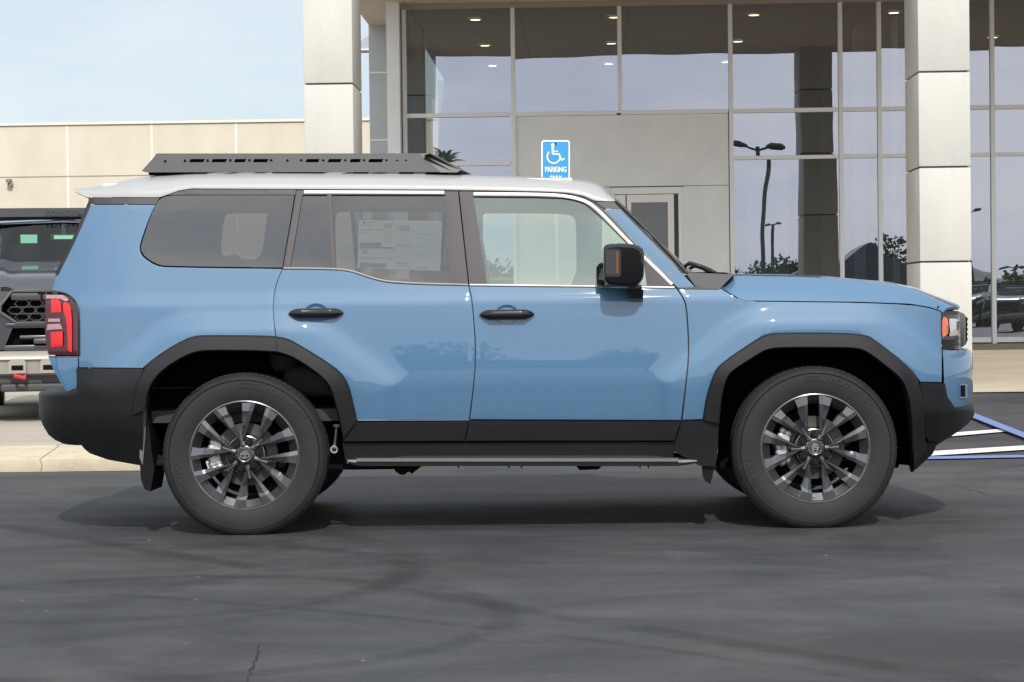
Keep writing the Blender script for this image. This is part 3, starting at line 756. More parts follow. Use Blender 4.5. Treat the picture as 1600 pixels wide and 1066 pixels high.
# ---- running board
for s_ in (0, 1):
    f = (lambda q: q) if s_ == 0 else mir
    top = [(545,718.5),(557,714.5),(585,711),(625,706.5),(700,705),(900,704.6),(1000,705),(1040,706.5),(1071,711),(1088,718)]
    bm = BM(); rows = []
    for i in range(60):
        u = 543+ (1089-543)*i/59; vt = poly_y(top, u)
        e = min(1, (u-540)/18, (1092-u)/28); e = max(.08, e)**.6
        a = un(u, vt, 11.02); z_t = a.z
        c = un(u, 720.5, 10.90); th = .016*e
        rows.append([f(q) for q in (Vector((a.x, 11.08, z_t)), Vector((a.x, 11.02, z_t)), Vector((c.x, 10.925, c.z+.014*e)), Vector((c.x, 10.905, c.z+.006)), Vector((c.x, 10.90, c.z-th*.5)), Vector((c.x, 10.91, c.z-.026*e)), Vector((c.x, 11.0, c.z-.032*e)), Vector((c.x, 11.08, c.z-.032*e)))])
    grid(bm, rows); 
    rb = obj('running_board', bm, mat('step_black', (.03, .03, .03), rough=.45), car, 40, CO)
    bm = BM(); rows = []
    for i in range(60):
        u = 557+(1060-557)*i/59; c = un(u, 719.8, 10.895)
        rows.append([f(c+Vector(d)) for d in ((0, .02, .012), (0, .004, .010), (0, -.004, .004), (0, -.004, -.004), (0, .006, -.009))])
    grid(bm, rows); obj('step_bar', bm, mat('satin_step_metal', (.19, .19, .185), rough=.4, metal=.5), rb, 50, CO)
    for (u0, u1) in ((592, 627), (676, 1005)):
        bm = BM(); rows = []
        for i in range(30):
            u = u0+(u1-u0)*i/29; c = un(u, 710.6, 10.985)
            rows.append([f(c+Vector(d)) for d in ((0, .02, .004), (0, 0, .004), (0, -.004, 0), (0, 0, -.007))])
        grid(bm, rows); obj('tread_strip', bm, mat('satin_step_metal', (.4, .4, .4)), rb, 50, CO)
    bm = BM()
    for i in range(40):
        u = 575+i*11.6; c = un(u, 714.5, 10.95); q0 = f(Vector((c.x-.012, 10.945, c.z-.003))); q1 = f(Vector((c.x+.012, 10.975, c.z+.007)))
        box(bm, (q0.x, min(q0.y, q1.y), q0.z), (q1.x, max(q0.y, q1.y), q1.z), .002)
    obj('grip_pads', bm, CLAD, rb, None, CO)

# ---- mirrors
for s_ in (0, 1):
    f = (lambda q: q) if s_ == 0 else mir
    YM = 10.73
    sec = [(942.7,389.4),(945.3,383.5),(952.5,380.4),(973.6,380),(996,382),(1006.5,389.4),(1007.6,409),(1006.5,433),(1000,444.6),(985,449),(951,447.2),(945,440),(942.7,434)]
    cx_, cz_ = 975, 415
    bm = BM(); rows = []
    for dy, sc_ in ((-.012, .82), (0.0, .95), (.018, 1.0), (.10, 1.0), (.17, .98), (.205, .90), (.215, .6)):
        ring = []
        for u, v in chaikin(sec, 1):
            uu = cx_+(u-cx_)*sc_; vv = cz_+(v-cz_)*sc_
            if u < 950: uu = u+(1-sc_)*12
            p = un(uu, vv, YM); ring.append(f(Vector((p.x, YM+dy, p.z))))
        rows.append(ring)
    V = grid(bm, rows, close=True); bm.faces.new(V[0][::-1]); bm.faces.new(V[-1])
    bmesh.ops.recalc_face_normals(bm, faces=bm.faces[:])
    mr_ = obj('door_mirror', bm, GLOSSB, FD[s_], 28, CO)
    def mp_(nm, poly, m, dy, th=.006):
        bm = BM(); a = [bm.verts.new(f(Vector((p.x, YM+dy, p.z)))) for p in [un(u, v, YM) for u, v in poly]]; b = [bm.verts.new(v.co+Vector((0, th if s_ == 0 else -th, 0))) for v in a]
        bm.faces.new(a); 
        for i in range(len(a)): bm.faces.new((a[i], b[i], b[(i+1) % len(a)], a[(i+1) % len(a)]))
        bmesh.ops.recalc_face_normals(bm, faces=bm.faces[:]); obj(nm, bm, m, mr_, None, CO)
    mp_('lamp_frame', [(945.5,389),(967,389),(970,392),(970,429),(967,432.5),(945.5,432.5)], mat('mirror_frame_satin', (.02, .02, .022), rough=.3), -.014)
    mp_('lamp_cover', [(946.8,392),(962.2,392),(962.2,428.8),(946.8,428.8)], mat('smoked_panel', (.028, .030, .034), rough=.35), -.017)
    mp_('side_indicator', [(962.8,393),(966,393.5),(966,427),(962.8,428)], mat('indicator_amber', (.20, .055, .012), rough=.35, coat=1), -.018)
    mp_('side_slot', [(991,401),(996,395),(998,405),(997,425),(992,429),(990,415)], mat('slot_grey', (.09, .09, .09), rough=.4), -.001, .02)
    mp_('side_slot', [(992.5,404),(995.3,400),(996,410),(995.5,422),(992.6,425)], DARK, -.003, .02)
    # far edge of housing with its glass
    bm = BM(); pl = [un(u, v, YM+.14) for u, v in [(931.5,418),(936,412),(945,409),(945,446),(932.5,445)]]
    a = [bm.verts.new(f(p)) for p in pl]; b = [bm.verts.new(f(p+Vector((.01, .10, 0)))) for p in pl]; bm.faces.new(a); bm.faces.new(b)
    for i in range(5): bm.faces.new((a[i], b[i], b[(i+1) % 5], a[(i+1) % 5]))
    bmesh.ops.recalc_face_normals(bm, faces=bm.faces[:]); obj('inner_housing', bm, GLOSSB, mr_, None, CO)
    bm = BM(); pl = [un(u, v, YM+.135) for u, v in [(934,436.5),(942,414.5),(942,438)]]; bm.faces.new([bm.verts.new(f(p)) for p in pl]); obj('mirror_glass', bm, mat('mirror_silver', (.75, .85, .8), rough=.05, metal=1), mr_, None, CO)
    bm = BM(); rows = []
    for dy, pl in ((.25, [(979,454),(1007.5,454),(1008.2,472.5),(980,472.5)]), (.13, [(980,452),(1006,452),(1005,468),(984,467)])):
        rows.append([f(Vector((p.x, YM+dy, p.z))) for p in [un(u, v, YM+dy*.8) for u, v in pl]])
    p0 = [un(u, v, YM+.1) for u, v in [(983,445),(1003,445),(1004,454),(983,454)]]
    V = grid(bm, rows, close=True); bm.faces.new(V[1])
    box(bm, (f(p0[0]).x, min(f(p0[0]).y, f(p0[0]+Vector((0, .12, 0))).y), p0[3].z), (p0[1].x, max(f(p0[0]).y, f(p0[0]+Vector((0, .12, 0))).y), p0[0].z), .006)
    bmesh.ops.recalc_face_normals(bm, faces=bm.faces[:]); obj('mirror_foot', bm, GLOSSB, mr_, 30, CO)

# ---- roof rack
bm = BM(); YK = 11.22
def rk(u, v, y=YK): return un(u, v, y)
sidepoly = [(221,267.5),(243.5,239),(655,239),(686.5,267),(686.5,269),(229,269.4)]
slots = [(294,319),(329,354),(364.5,384),(394,419),(476.5,499),(511,533.5),(545.5,564),(574.5,599)]
def rack_side(sgn):
    loops = [resample(sidepoly, 12)] + [[(a+2.5, 248), (b, 248), (b-2.5, 253.4), (a, 253.4)] for a, b in slots]
    pts = []; edges = []
    for L in loops:
        s0 = len(pts); pts += L; edges += [(s0+i, s0+(i+1) % len(L)) for i in range(len(L))]
    res = delaunay_2d_cdt([Vector(p) for p in pts], edges, [], 0, 1e-5)
    bm = BM(); V = [bm.verts.new(rk(p[0], p[1])) for p in res[0]]
    for fc in res[2]:
        c = (sum(res[0][i][0] for i in fc)/3, sum(res[0][i][1] for i in fc)/3)
        if inpoly(c, loops[0]) and not any(inpoly(c, h) for h in loops[1:]): bm.faces.new([V[i] for i in fc])
    bmesh.ops.recalc_face_normals(bm, faces=bm.faces[:])
    r = bmesh.ops.extrude_face_region(bm, geom=bm.faces[:]); vs = [g for g in r['geom'] if isinstance(g, bmesh.types.BMVert)]
    bmesh.ops.translate(bm, vec=(0, .012, 0), verts=vs)
    # lean the top inwards
    zt = rk(400, 239).z; zb = rk(400, 268).z
    for v in bm.verts: v.co.y += .04*(v.co.z-zb)/(zt-zb)
    if sgn:
        for v in bm.verts: v.co.y = 2*YC-v.co.y
    bmesh.ops.recalc_face_normals(bm, faces=bm.faces[:])
    return bm
rack = obj('roof_rack', rack_side(0), RACK, car, 25, CO)
obj('rack_side', rack_side(1), RACK, rack, 25, CO)
bm = BM()
for (u, v) in [(257,251.5),(288,250.8),(323.5,250.3),(359,250),(389,250),(423,250),(448.5,250.3),(470,250),(504.5,250.3),(539,250.3),(568.5,250),(603.5,250.2),(620.5,251),(634,250.8)]:
    p = rk(u, v); lean = .04*(250-268)/(239-268); p.y += lean*1.0; cyl(bm, p+Vector((0, -.006, 0)), p+Vector((0, .006, 0)), .0065, n=10)
obj('rack_bolts', bm, DARK, rack, 40, CO)
bm = BM()
pf = [(655,239),(671,239.4),(720,265.5),(714,269.4),(687,269.4),(686.5,267)]
rows = [[rk(u, v)+Vector((0, -.001+dy, 0)) for u, v in pf] for dy in (0, .02)]
for i, r in enumerate(rows):
    for p in r: p.y += .04*max(0, min(1, (p.z-rk(400, 268).z)/.09))
V = grid(bm, rows, close=True); bm.faces.new(V[0]); bm.faces.new(V[1][::-1])
# fairing across the front
a, b = rk(671, 240), rk(719, 266)
rowsf = []
for k in range(17):
    s = -1+2*k/16; bow = .06*(1-s*s); y = YC+(YC-YK)*s
    rowsf.append([Vector((a.x+bow, y, a.z)), Vector((b.x+bow, y, b.z)), Vector((b.x+bow-.03, y, b.z-.012)), Vector((a.x+bow-.03, y, a.z-.01))])
grid(bm, rowsf, close=True)
for p in [0]:
    r2 = [[mir(q) for q in r] for r in rows]; V = grid(bm, r2, close=True); bm.faces.new(V[0]); bm.faces.new(V[1][::-1])
bmesh.ops.recalc_face_normals(bm, faces=bm.faces[:]); obj('wind_fairing', bm, mat('fairing_black', (.038, .039, .043), rough=.45), rack, 30, CO)
bm = BM()
for i in range(9):
    u = 250+i*48; c = rk(u, 243); box(bm, (c.x-.03, YK+.04, c.z-.012), (c.x+.03, 2*YC-YK-.04, c.z+.012), .004)
obj('rack_slats', bm, RACK, rack, None, CO)
for s_ in (0, 1):
    p, q = rk(262, 259, YK+.05), rk(640, 243, YK+.05); y0 = YK+.045 if s_ == 0 else 2*YC-YK-.055
    bm = BM(); box(bm, (p.x, y0, p.z), (q.x, y0+.01, q.z)); obj('slot_backing', bm, DARK, rack, None, CO)  # dark backing strip added behind the slots so they read black
bm = BM()
for (u0, u1) in ((232, 322), (425, 505), (552, 575), (623, 646), (665, 700)):
    p, q = rk(u0, 270, 11.24), rk(u1, 266, 11.24)
    for s_ in (0, 1):
        y0, y1 = (YK+.02, YK+.08) if s_ == 0 else (2*YC-YK-.08, 2*YC-YK-.02)
        box(bm, (p.x, y0, p.z-.012), (q.x, y1, q.z), .003)
p, q = rk(232, 269, 11.24), rk(715, 267.5, 11.24)
obj('rack_feet', bm, DARK, rack, None, CO)

# ---- interior
def rbox(bm, c, s, bev, rot=None): box(bm, (c[0]-s[0]/2, c[1]-s[1]/2, c[2]-s[2]/2), (c[0]+s[0]/2, c[1]+s[1]/2, c[2]+s[2]/2), bev, rot=rot)
# far-side trim with openings: seen through the near glass (mirrored on the near side is hidden by glass frames)
def liner(nm, outline, hole, m):
    def surf(u, v):
        Y = 12.5
        for _ in range(10):
            p = un(u, v, Y); Yn = YC + W(p.x, p.z) - .05; Y = .4*Y+.6*Yn
        return un(u, v, Y)
    panel(nm, outline, m, car, holes=[hole], off=0, surf=surf, thick=0, it=0, hit=2, gap=0, step=14, side='near')
liner('front_side_trim', [(735,318),(950,319),(975,345),(1050,440),(1050,470),(735,470)], [(754.6,470),(754.6,345),(754.6,334),(765,333.5),(880,334),(896,338),(900.6,347),(900.6,470)][::-1], INT_L)
liner('rear_side_trim', [(495,300),(735,300),(735,470),(495,470)], [(524,470),(524,345),(526,332),(540,331),(690,331),(703,334),(703,470)], mat('interior_mid', (.20, .21, .20), rough=.85))
liner('quarter_side_trim', [(230,300),(495,300),(495,470),(230,470)], [(343,404),(349,350),(352,336),(360,333.5),(418,333.5),(418,333.5),(411,390),(404,404),(390,406),(375,405),(371,396)], mat('interior_mid', (.2, .21, .2)))
bm = BM(); z = un(500, 300, 11.3).z
box(bm, (X_(150), YC-.68, z+.03), (X_(900), YC+.68, z+.05), .01); obj('headliner', bm, INT_L, car, None, CO)
SEATM = mat('seat_fabric', (.05, .05, .05), rough=.85, noise_=.2, nscale=40)
def seat(u, y, w_=.5, top=1.22, hr=True, z0=.75):
    x = X_(u, y); bm = BM()
    rbox(bm, (x+.22, y, z0), (.52, w_, .16), .05)
    rbox(bm, (x-.06, y, (z0+top)/2+.05), (.15, w_, top-z0), .05, rot=Matrix.Rotation(R(-14), 3, 'Y'))
    o = obj('seat', bm, SEATM, car, 50, CO)
    if hr:
        bm = BM(); rbox(bm, (x-.17, y, top+.16), (.10, .26, .17), .045, rot=Matrix.Rotation(R(-10), 3, 'Y')); obj('headrest', bm, SEATM, o, 50, CO)
for y in (11.47, 12.23):
    seat(722, y, top=1.18); seat(460, y, top=1.12)
seat(330, 12.15, .5, 1.03, True, .8)
bm = BM(); box(bm, (X_(985), YC-.72, .95), (X_(1075), YC+.72, 1.17), .06); obj('dashboard', bm, INT_D, car, 50, CO)
bm = BM(); c = Vector((X_(962, 12.2), 12.23, 1.12)); rings = []
for i in range(28):
    t = 2*math.pi*i/28; q = Vector((0, .185*math.cos(t), .185*math.sin(t))); q.rotate(Matrix.Rotation(R(-25), 3, 'Y')); rings.append(c+q)
rings.append(rings[0]); tube(bm, rings, .014, 8); rbox(bm, c, (.05, .16, .12), .02); tube(bm, [c+Vector((0, -.17, 0)), c, c+Vector((0, .17, 0))], .015, 8)
obj('steering_wheel', bm, INT_D, car, 60, CO)
# price sheet taped inside the rear door glass
PAPER = mat('paper_sheet', (.62, .68, .64), rough=.7); PRT = mat('print_grey', (.16, .17, .18), rough=.7); PRT2 = mat('print_pale', (.38, .42, .40), rough=.7)
def gl(u, v, off=-.020): return onW(u, v, off)
def flat(nm, poly, m, par, off):
    bm = BM(); bm.faces.new([bm.verts.new(gl(u, v, off)) for u, v in poly[::-1]]); return obj(nm, bm, m, par, None, CO)
ws = flat('window_sticker', [(560.5,344),(691,345),(688,423.5),(558.5,418.5)], PAPER, RD[0], -.022)
flat('sticker_tape', [(569,331.5),(581,331.5),(581,345),(569,345)], PRT2, RD[0], -.023); flat('sticker_tape', [(615,331.5),(637,331.5),(637,345),(615,345)], PRT2, RD[0], -.023)
flat('sticker_tape', [(617,420),(640,421),(640,436),(617,435)], PRT2, RD[0], -.023)
bm = BM(); bm2 = BM()
def q4(b_, u0, v0, u1, v1, off=-.0205): b_.faces.new([b_.verts.new(gl(u, v, off)) for u, v in ((u0,v1),(u1,v1),(u1,v0),(u0,v0))])
for r in [(562,379,596,388),(562,411.5,603,418),(562,358.8,597,359.6),(562,403,615,403.6),(596,386,615,388)]: q4(bm, *r)
q4(bm2, 624, 352, 640, 361); q4(bm2, 599, 349, 612, 357)
for i in range(26):
    u0 = random.choice([563, 600, 618, 650]); v0 = 347+random.random()*66; q4(bm2, u0, v0, u0+random.uniform(8, 26), v0+.7)
for i in range(7): q4(bm2, 600, 361+i*3.2, 600+random.uniform(8, 14), 361.9+i*3.2)
for r in [(567,345.5,571,349.5),(573,346.8,585,347.8),(618,411,640,411.8),(618,415,637,415.6),(652,418.5,670,419.6)]: q4(bm, *r)
vs, fs = text_mesh('23', 1.0, .02)
def put_uv(b_, vs, fs, uc, vc, h, off=-.0203, sx=1.0):
    V = [b_.verts.new(gl(uc+x*h*sx, vc-y*h, off)) for x, y, z in vs]
    for f_ in fs:
        try: b_.faces.new([V[i] for i in f_])
        except ValueError: pass
put_uv(bm, vs, fs, 570, 393.5, 8)
obj('sticker_print', bm, PRT, ws, None, CO); obj('sticker_fine_print', bm2, PRT2, ws, None, CO)

# ---- wheels
def wheel(cx, cz, sd_, rot, cap_rot, letters_rot):
    """built around the hub; returns thing part"""
    s_ = 1 if sd_ == 0 else -1
    yo = YF if sd_ == 0 else 2*YC-YF
    def yy(d): return yo + s_*d        # d = depth inward from tyre face
    C = (cx, 0, cz)
    bm = BM()
    prof_ = [(.268, .022), (.274, .012), (.290, .006), (.315, .001), (.345, -.001), (.371, .003), (.3745, .009), (.378, .004), (.388, .010), (.399, .020), (.406, .032), (RT-.001, .045), (RT, .07), (RT, .0735), (RT-.008, .075), (RT-.008, .083), (RT, .0845), (RT+.001, .12), (RT-.008, .122), (RT-.008, .132), (RT+.001, .134), (RT, .17), (RT-.008, .172), (RT-.008, .181), (RT, .183), (RT-.002, .205), (.400, .23), (.385, .245), (.34, .25), (.30, .245), (.27, .235)]
    lathe_y(bm, [(r, yy(d)) for r, d in prof_], C, 128)
    for v in bm.verts: 
        if v.co.z < .0025: v.co.z = .0025
    wh = obj('wheel', bm, TYRE, car, 35, CO)   # tyre body is the root mesh of the wheel
    # shoulder blocks
    bm = BM(); nb = 84
    for i in range(nb):
        a = 2*math.pi*i/nb
        if math.sin(a) < -.93: continue
        for (r0, r1, d0, d1, wd) in ((.399, RT+.0012, .026, .068, .36),):
            da = 2*math.pi/nb*wd
            P = []
            for rr, dd in ((r0, d0), (r1-.002, d0+.012), (r1, d1)):
                P.append([Vector((cx+rr*math.cos(a+k*da), yy(dd), cz+rr*math.sin(a+k*da))) for k in (-1, 1)])
            grid(bm, P)
    obj('tread_blocks', bm, mat('tread_rubber', (.026, .024, .023), rough=.75), wh, None, CO)
    # sidewall lettering
    for (s, a_mid, r, sz, sp) in (('GEOLANDAR X-CV', letters_rot[0], .351, .030, .078), ('YOKOHAMA', letters_rot[1], .338, .030, .092)):
        bm = BM()
        for i, ch in enumerate(s):
            if ch == ' ': continue
            vs, fs = text_mesh(ch, sz*1.45, .0012)
            a = R(a_mid) - (i-(len(s)-1)/2)*sp
            V = []
            for x, y, z in vs:
                rr = r+y; aa = a - x*1.1/r
                xs = math.cos(aa)*rr
                if s_ < 0: xs = -xs
                V.append(bm.verts.new((cx+xs, yy(-.0032 + .0022*abs((rr-.345)/.03)**2), cz+math.sin(aa)*rr)))
            for f_ in fs:
                try: bm.faces.new([V[k] for k in f_])
                except ValueError: pass
        obj('sidewall_lettering', bm, TYREL, wh, None, CO)
    # barrel, lip
    bm = BM(); lathe_y(bm, [(.262, yy(.018)), (.270, yy(.010)), (.2755, yy(.012)), (.276, yy(.02)), (.268, yy(.024)), (.258, yy(.03))], C, 96)
    rim = obj('rim', bm, RIM, wh, 40, CO)
    bm = BM(); lathe_y(bm, [(.262, yy(.018)), (.250, yy(.035)), (.246, yy(.06)), (.225, yy(.11)), (.222, yy(.20)), (.25, yy(.235))], C, 72); obj('rim_barrel', bm, RIMD, wh, 40, CO)
    # spokes
    bm = BM()
    def P3(r, t, h, ang, mirror):     # slot frame: r along slot, t across, h = depth from face plane
        tt = -t if mirror else t
        x = r*math.cos(ang) - tt*math.sin(ang); z = r*math.sin(ang) + tt*math.cos(ang)
        if s_ < 0: x = -x
        return Vector((cx+x, yy(h), cz+z))
    def pol(r, a): return (r*math.cos(a), r*math.sin(a))
    for k in range(6):
        ang = R(rot+60*k)
        for mrr in (0, 1):
            # rows along spoke: slot edge low, slot edge high, ridge, flank edge, flank low
            a30 = R(30)
            rowsS = []
            e0 = pol(.078, a30-.03); 
            rowsS.append([(.060,.028,.062),(.060,.028,.036),(.062,.031,.031),(.066,.036,.044),(.066,.037,.07)])
            rowsS.append([(.085,.029,.065),(.085,.029,.034),(.086,.0345,.027),(e0[0]+.010,e0[1]+.001,.045),(e0[0]+.010,e0[1]+.001,.075)])
            rowsS.append([(.150,.029,.060),(.150,.029,.026),(.150,.0400,.014),(.138,.0585,.040),(.137,.0585,.080)])
            rowsS.append([(.208,.029,.056),(.208,.029,.020),(.205,.0470,.008),(.186,.077,.034),(.185,.0775,.075)])
            rowsS.append([(.222,.029,.055),(.222,.029,.014),(.218,.0490,.008),(.2080,.0790,.012),(.204,.0800,.075)])
            rowsS.append([(.2655,.029,.055),(.2655,.029,.016),(.2625,.0500,.012),(.2450,.0930,.016),(.2445,.0935,.07)])
            rows = [[P3(*q, ang, mrr) for q in r] for r in rowsS]
            V = grid(bm, rows, close=True)
    for k in range(6):      # web that joins each V pair at the hub
        ang = R(rot+30+60*k)
        rows = [[P3(r_, t_, h_, ang, 0) for t_, h_ in ((-w_-.002, .07), (-w_, .036), (0, .030), (w_, .036), (w_+.002, .07))] for r_, w_ in ((.050, .014), (.080, .007), (.112, .009), (.118, .010))]
        rows.append([p_+Vector((0, s_*.04, 0)) for p_ in rows[-1]]); grid(bm, rows)
    bmesh.ops.recalc_face_normals(bm, faces=bm.faces[:])
    obj('spokes', bm, RIM, rim, 14, CO)
    bm = BM(); lathe_y(bm, [(.225, yy(.045)), (.262, yy(.028)), (.262, yy(.020)), (.240, yy(.030))], C, 72); obj('inner_ring', bm, RIMD, rim, 40, CO)
    bm = BM(); lathe_y(bm, [(.104, yy(.095)), (.096, yy(.070)), (.072, yy(.064)), (.048, yy(.060))], C, 48)
    hb_ = obj('hub', bm, RIMD, rim, 40, CO)
    bm = BM(); lathe_y(bm, [(.100, yy(.072)), (.097, yy(.062)), (.092, yy(.060)), (.088, yy(.066))], C, 48); lathe_y(bm, [(.050, yy(.062)), (.048, yy(.042)), (.036, yy(.036)), (.033, yy(.034))], C, 48)
    obj('hub_ring', bm, RIM, hb_ if False else rim, 40, CO)
    bm = BM(); lathe_y(bm, [(.0, yy(.028)), (.026, yy(.029)), (.0275, yy(.030))], C, 36); cap = obj('centre_cap', bm, mat('cap_dark', (.03, .03, .034), rough=.3, metal=.5, coat=1), wh, 50, CO)
    bm = BM(); lathe_y(bm, [(.0275, yy(.040)), (.0275, yy(.027)), (.033, yy(.025)), (.040, yy(.030)), (.041, yy(.042))], C, 48); 
    obj('cap_ring', bm, RIM, wh, 50, CO)
    # emblem: overlapping ovals
    bm = BM(); 
    def oval(rx, rz, w0, oz=0, ox=0):
        rows = []
        for i in range(33):
            t = 2*math.pi*i/32; r_ = []
            for q in (1, 1-w0):
                x, z = rx*q*math.cos(t)+ox, rz*q*math.sin(t)+oz
                c_, s2 = math.cos(R(cap_rot)), math.sin(R(cap_rot)); r_.append(Vector((cx+x*c_-z*s2, yy(.0265), cz+x*s2+z*c_)))
            rows.append(r_)
        grid(bm, rows)
    oval(.0235, .0165, .17); oval(.0075, .0155, .36); oval(.0165, .0058, .30, .0085)
    obj('cap_emblem', bm, mat('emblem_chrome', (.8, .8, .8), rough=.2, metal=1), wh, None, CO)
    # nuts
    for k in range(6):
        a = R(rot+60*k); p = P3(.068, 0, 0, a, 0)
        bm = BM(); cyl(bm, (p.x, yy(.026), p.z), (p.x, yy(.055), p.z), .010, .0125, 6); cyl(bm, (p.x, yy(.044), p.z), (p.x, yy(.056), p.z), .0185, n=18)
        obj('wheel_nut', bm, mat('nut_black', (.018, .018, .022), rough=.25, metal=.5), wh, 40, CO)
    # valve
    a = R(rot+180); p = P3(.238, 0, 0, R(-92), 0); bm = BM(); cyl(bm, (p.x, yy(.02), p.z), (p.x, yy(.05), p.z), .005, n=10); obj('valve', bm, ALU, wh, 40, CO)
    # brake
    bm = BM(); lathe_y(bm, [(.07, yy(.095)), (.085, yy(.10)), (.158, yy(.10)), (.158, yy(.125)), (.10, yy(.125))], C, 64); obj('brake_disc', bm, DISC, wh, 40, CO)
    bm = BM()
    for i in range(7):
        a = R(150+i*9); rr = .145
        for (r0, d) in ((.145, .085), (.175, .083)):
            p = Vector((cx+r0*math.cos(a), yy(d), cz+r0*math.sin(a))); tmp = bmesh.new(); bmesh.ops.create_icosphere(tmp, subdivisions=2, radius=.021); bmesh.ops.transform(tmp, matrix=Matrix.Translation(p) @ Matrix.Diagonal((1, .7, 1, 1)), verts=tmp.verts[:]); merge(bm, tmp)
    cyl(bm, (cx-.148, yy(.07), cz+.045), (cx-.148, yy(.10), cz+.045), .026, n=18); cyl(bm, (cx-.158, yy(.07), cz-.025), (cx-.158, yy(.10), cz-.025), .020, n=18)
    obj('brake_caliper', bm, ALU, wh, 60, CO)
    bm = BM(); cyl(bm, (cx, yy(.14), cz), (cx, yy(.30), cz), .20, n=40); obj('backing_plate', bm, DARK, wh, 40, CO)
    return wh
wheel(HR.x, .398, 0, 71, 0, (62, 205)); wheel(HF.x, .398, 0, 92, 78, (68, 207))
wheel(HR.x, .398, 1, 71, 0, (62, 205)); wheel(HF.x, .398, 1, 92, 78, (68, 207))
# ================================================================== SETTING
def gz(y): return .0 if y < 19 else min(.066, (y-19)*.066/6.2)
ASPH = bpy.data.materials.new('asphalt'); ASPH.use_nodes = True
def make_asphalt(m):
    t = m.node_tree; b = t.nodes['Principled BSDF']; b.inputs['Roughness'].default_value = .62; b.inputs['Specular IOR Level'].default_value = .28
    tcn = N(t, 'ShaderNodeTexCoord'); L = t.links.new
    def noi(scale, stretch, det=6, rough=.6, rotz=0, dist=0):
        mpn = N(t, 'ShaderNodeMapping'); mpn.inputs['Scale'].default_value = stretch; mpn.inputs['Rotation'].default_value = (0, 0, rotz)
        L(tcn.outputs['Object'], mpn.inputs[0]); n = N(t, 'ShaderNodeTexNoise', Scale=scale, Detail=float(det), Roughness=rough, Distortion=float(dist)); L(mpn.outputs[0], n.inputs['Vector']); return n.outputs['Fac']
    def rng(x, a, b_, c, d):
        r = N(t, 'ShaderNodeMapRange'); 
        for k, v in zip(('From Min', 'From Max', 'To Min', 'To Max'), (a, b_, c, d)): r.inputs[k].default_value = v
        L(x, r.inputs['Value']); return r.outputs[0]
    def mul(x, y):
        k = N(t, 'ShaderNodeMath'); k.operation = 'MULTIPLY'; L(x, k.inputs[0]); L(y, k.inputs[1]); return k.outputs[0]
    big = rng(noi(.8, (1, 1, 1), 6, .6, .2, 1.6), .32, .68, .74, 1.26)
    sweep = rng(noi(1.1, (.45, 1.3, 1), 7, .66, .35, 2.2), .30, .70, .80, 1.24)
    patch_ = rng(noi(.33, (1, 1.2, 1), 3, .5, -.3, .7), .50, .55, 1.0, 1.18)
    fine = rng(noi(230, (1, 1, 1), 3, .75), .25, .78, .45, 1.6)
    mid = rng(noi(22, (1, 1, 1), 6, .75), .3, .72, .88, 1.12)
    v = mul(mul(mul(big, sweep), mul(fine, mid)), patch_)
    # tyre scuff arcs: shallow sweeping rings laid on the ground
    def ring(uv, w_, amt, ph):
        A_, B_, C_ = [unz(*c_) for c_ in uv]
        ax, ay, bx, by, cx, cy = A_.x, A_.y, B_.x, B_.y, C_.x, C_.y; d = 2*(ax*(by-cy)+bx*(cy-ay)+cx*(ay-by))
        ox = ((ax*ax+ay*ay)*(by-cy)+(bx*bx+by*by)*(cy-ay)+(cx*cx+cy*cy)*(ay-by))/d; oy = ((ax*ax+ay*ay)*(cx-bx)+(bx*bx+by*by)*(ax-cx)+(cx*cx+cy*cy)*(bx-ax))/d
        r_ = math.hypot(ax-ox, ay-oy)
        dst = N(t, 'ShaderNodeVectorMath'); dst.operation = 'DISTANCE'; dst.inputs[1].default_value = (ox, oy, 0); L(tcn.outputs['Object'], dst.inputs[0])
        s_ = N(t, 'ShaderNodeMath'); s_.operation = 'SUBTRACT'; s_.inputs[1].default_value = r_; L(dst.outputs['Value'], s_.inputs[0])
        ab = N(t, 'ShaderNodeMath'); ab.operation = 'ABSOLUTE'; L(s_.outputs[0], ab.inputs[0])
        band = rng(ab.outputs[0], w_*.35, w_, amt*1.35, 0)
        k_ = mul(band, rng(noi(1.3+ph, (1, 1, 1), 5, .7, ph), .40, .52, 0, 1))
        o_ = N(t, 'ShaderNodeMath'); o_.operation = 'SUBTRACT'; o_.inputs[0].default_value = 1.0; L(k_, o_.inputs[1]); return o_.outputs[0]
    for args in ((((640,925),(1020,985),(1500,1060)), .10, .26, .1), (((180,905),(460,902),(770,985)), .09, .22, .5), (((100,1000),(400,962),(640,890)), .12, .16, .9), (((560,960),(1000,1010),(1380,1066)), .05, .2, 1.3), (((900,870),(1250,880),(1600,930)), .13, .14, 1.7), (((0,860),(300,850),(620,880)), .10, .22, 2.2), (((1040,860),(1075,886),(1105,925)), .04, -.05, 2.6), (((150,1050),(330,970),(360,900)), .10, -.05, 3.1)):
        v = mul(v, ring(*args))
    mx_ = N(t, 'ShaderNodeMixRGB'); mx_.blend_type = 'MULTIPLY'; mx_.inputs['Fac'].default_value = 1
    c = N(t, 'ShaderNodeCombineXYZ'); L(v, c.inputs[0]); L(v, c.inputs[1]); L(v, c.inputs[2])
    hue = N(t, 'ShaderNodeMixRGB'); hue.inputs['Color1'].default_value = (.046, .0475, .052, 1); hue.inputs['Color2'].default_value = (.056, .0545, .052, 1)
    L(rng(noi(.4, (1, 1, 1), 3), .4, .65, 0, 1), hue.inputs['Fac'])
    L(hue.outputs[0], mx_.inputs['Color1']); L(c.outputs[0], mx_.inputs['Color2'])
    # scattered pale grit
    vo = N(t, 'ShaderNodeTexVoronoi', Scale=4.5); L(tcn.outputs['Object'], vo.inputs['Vector'])
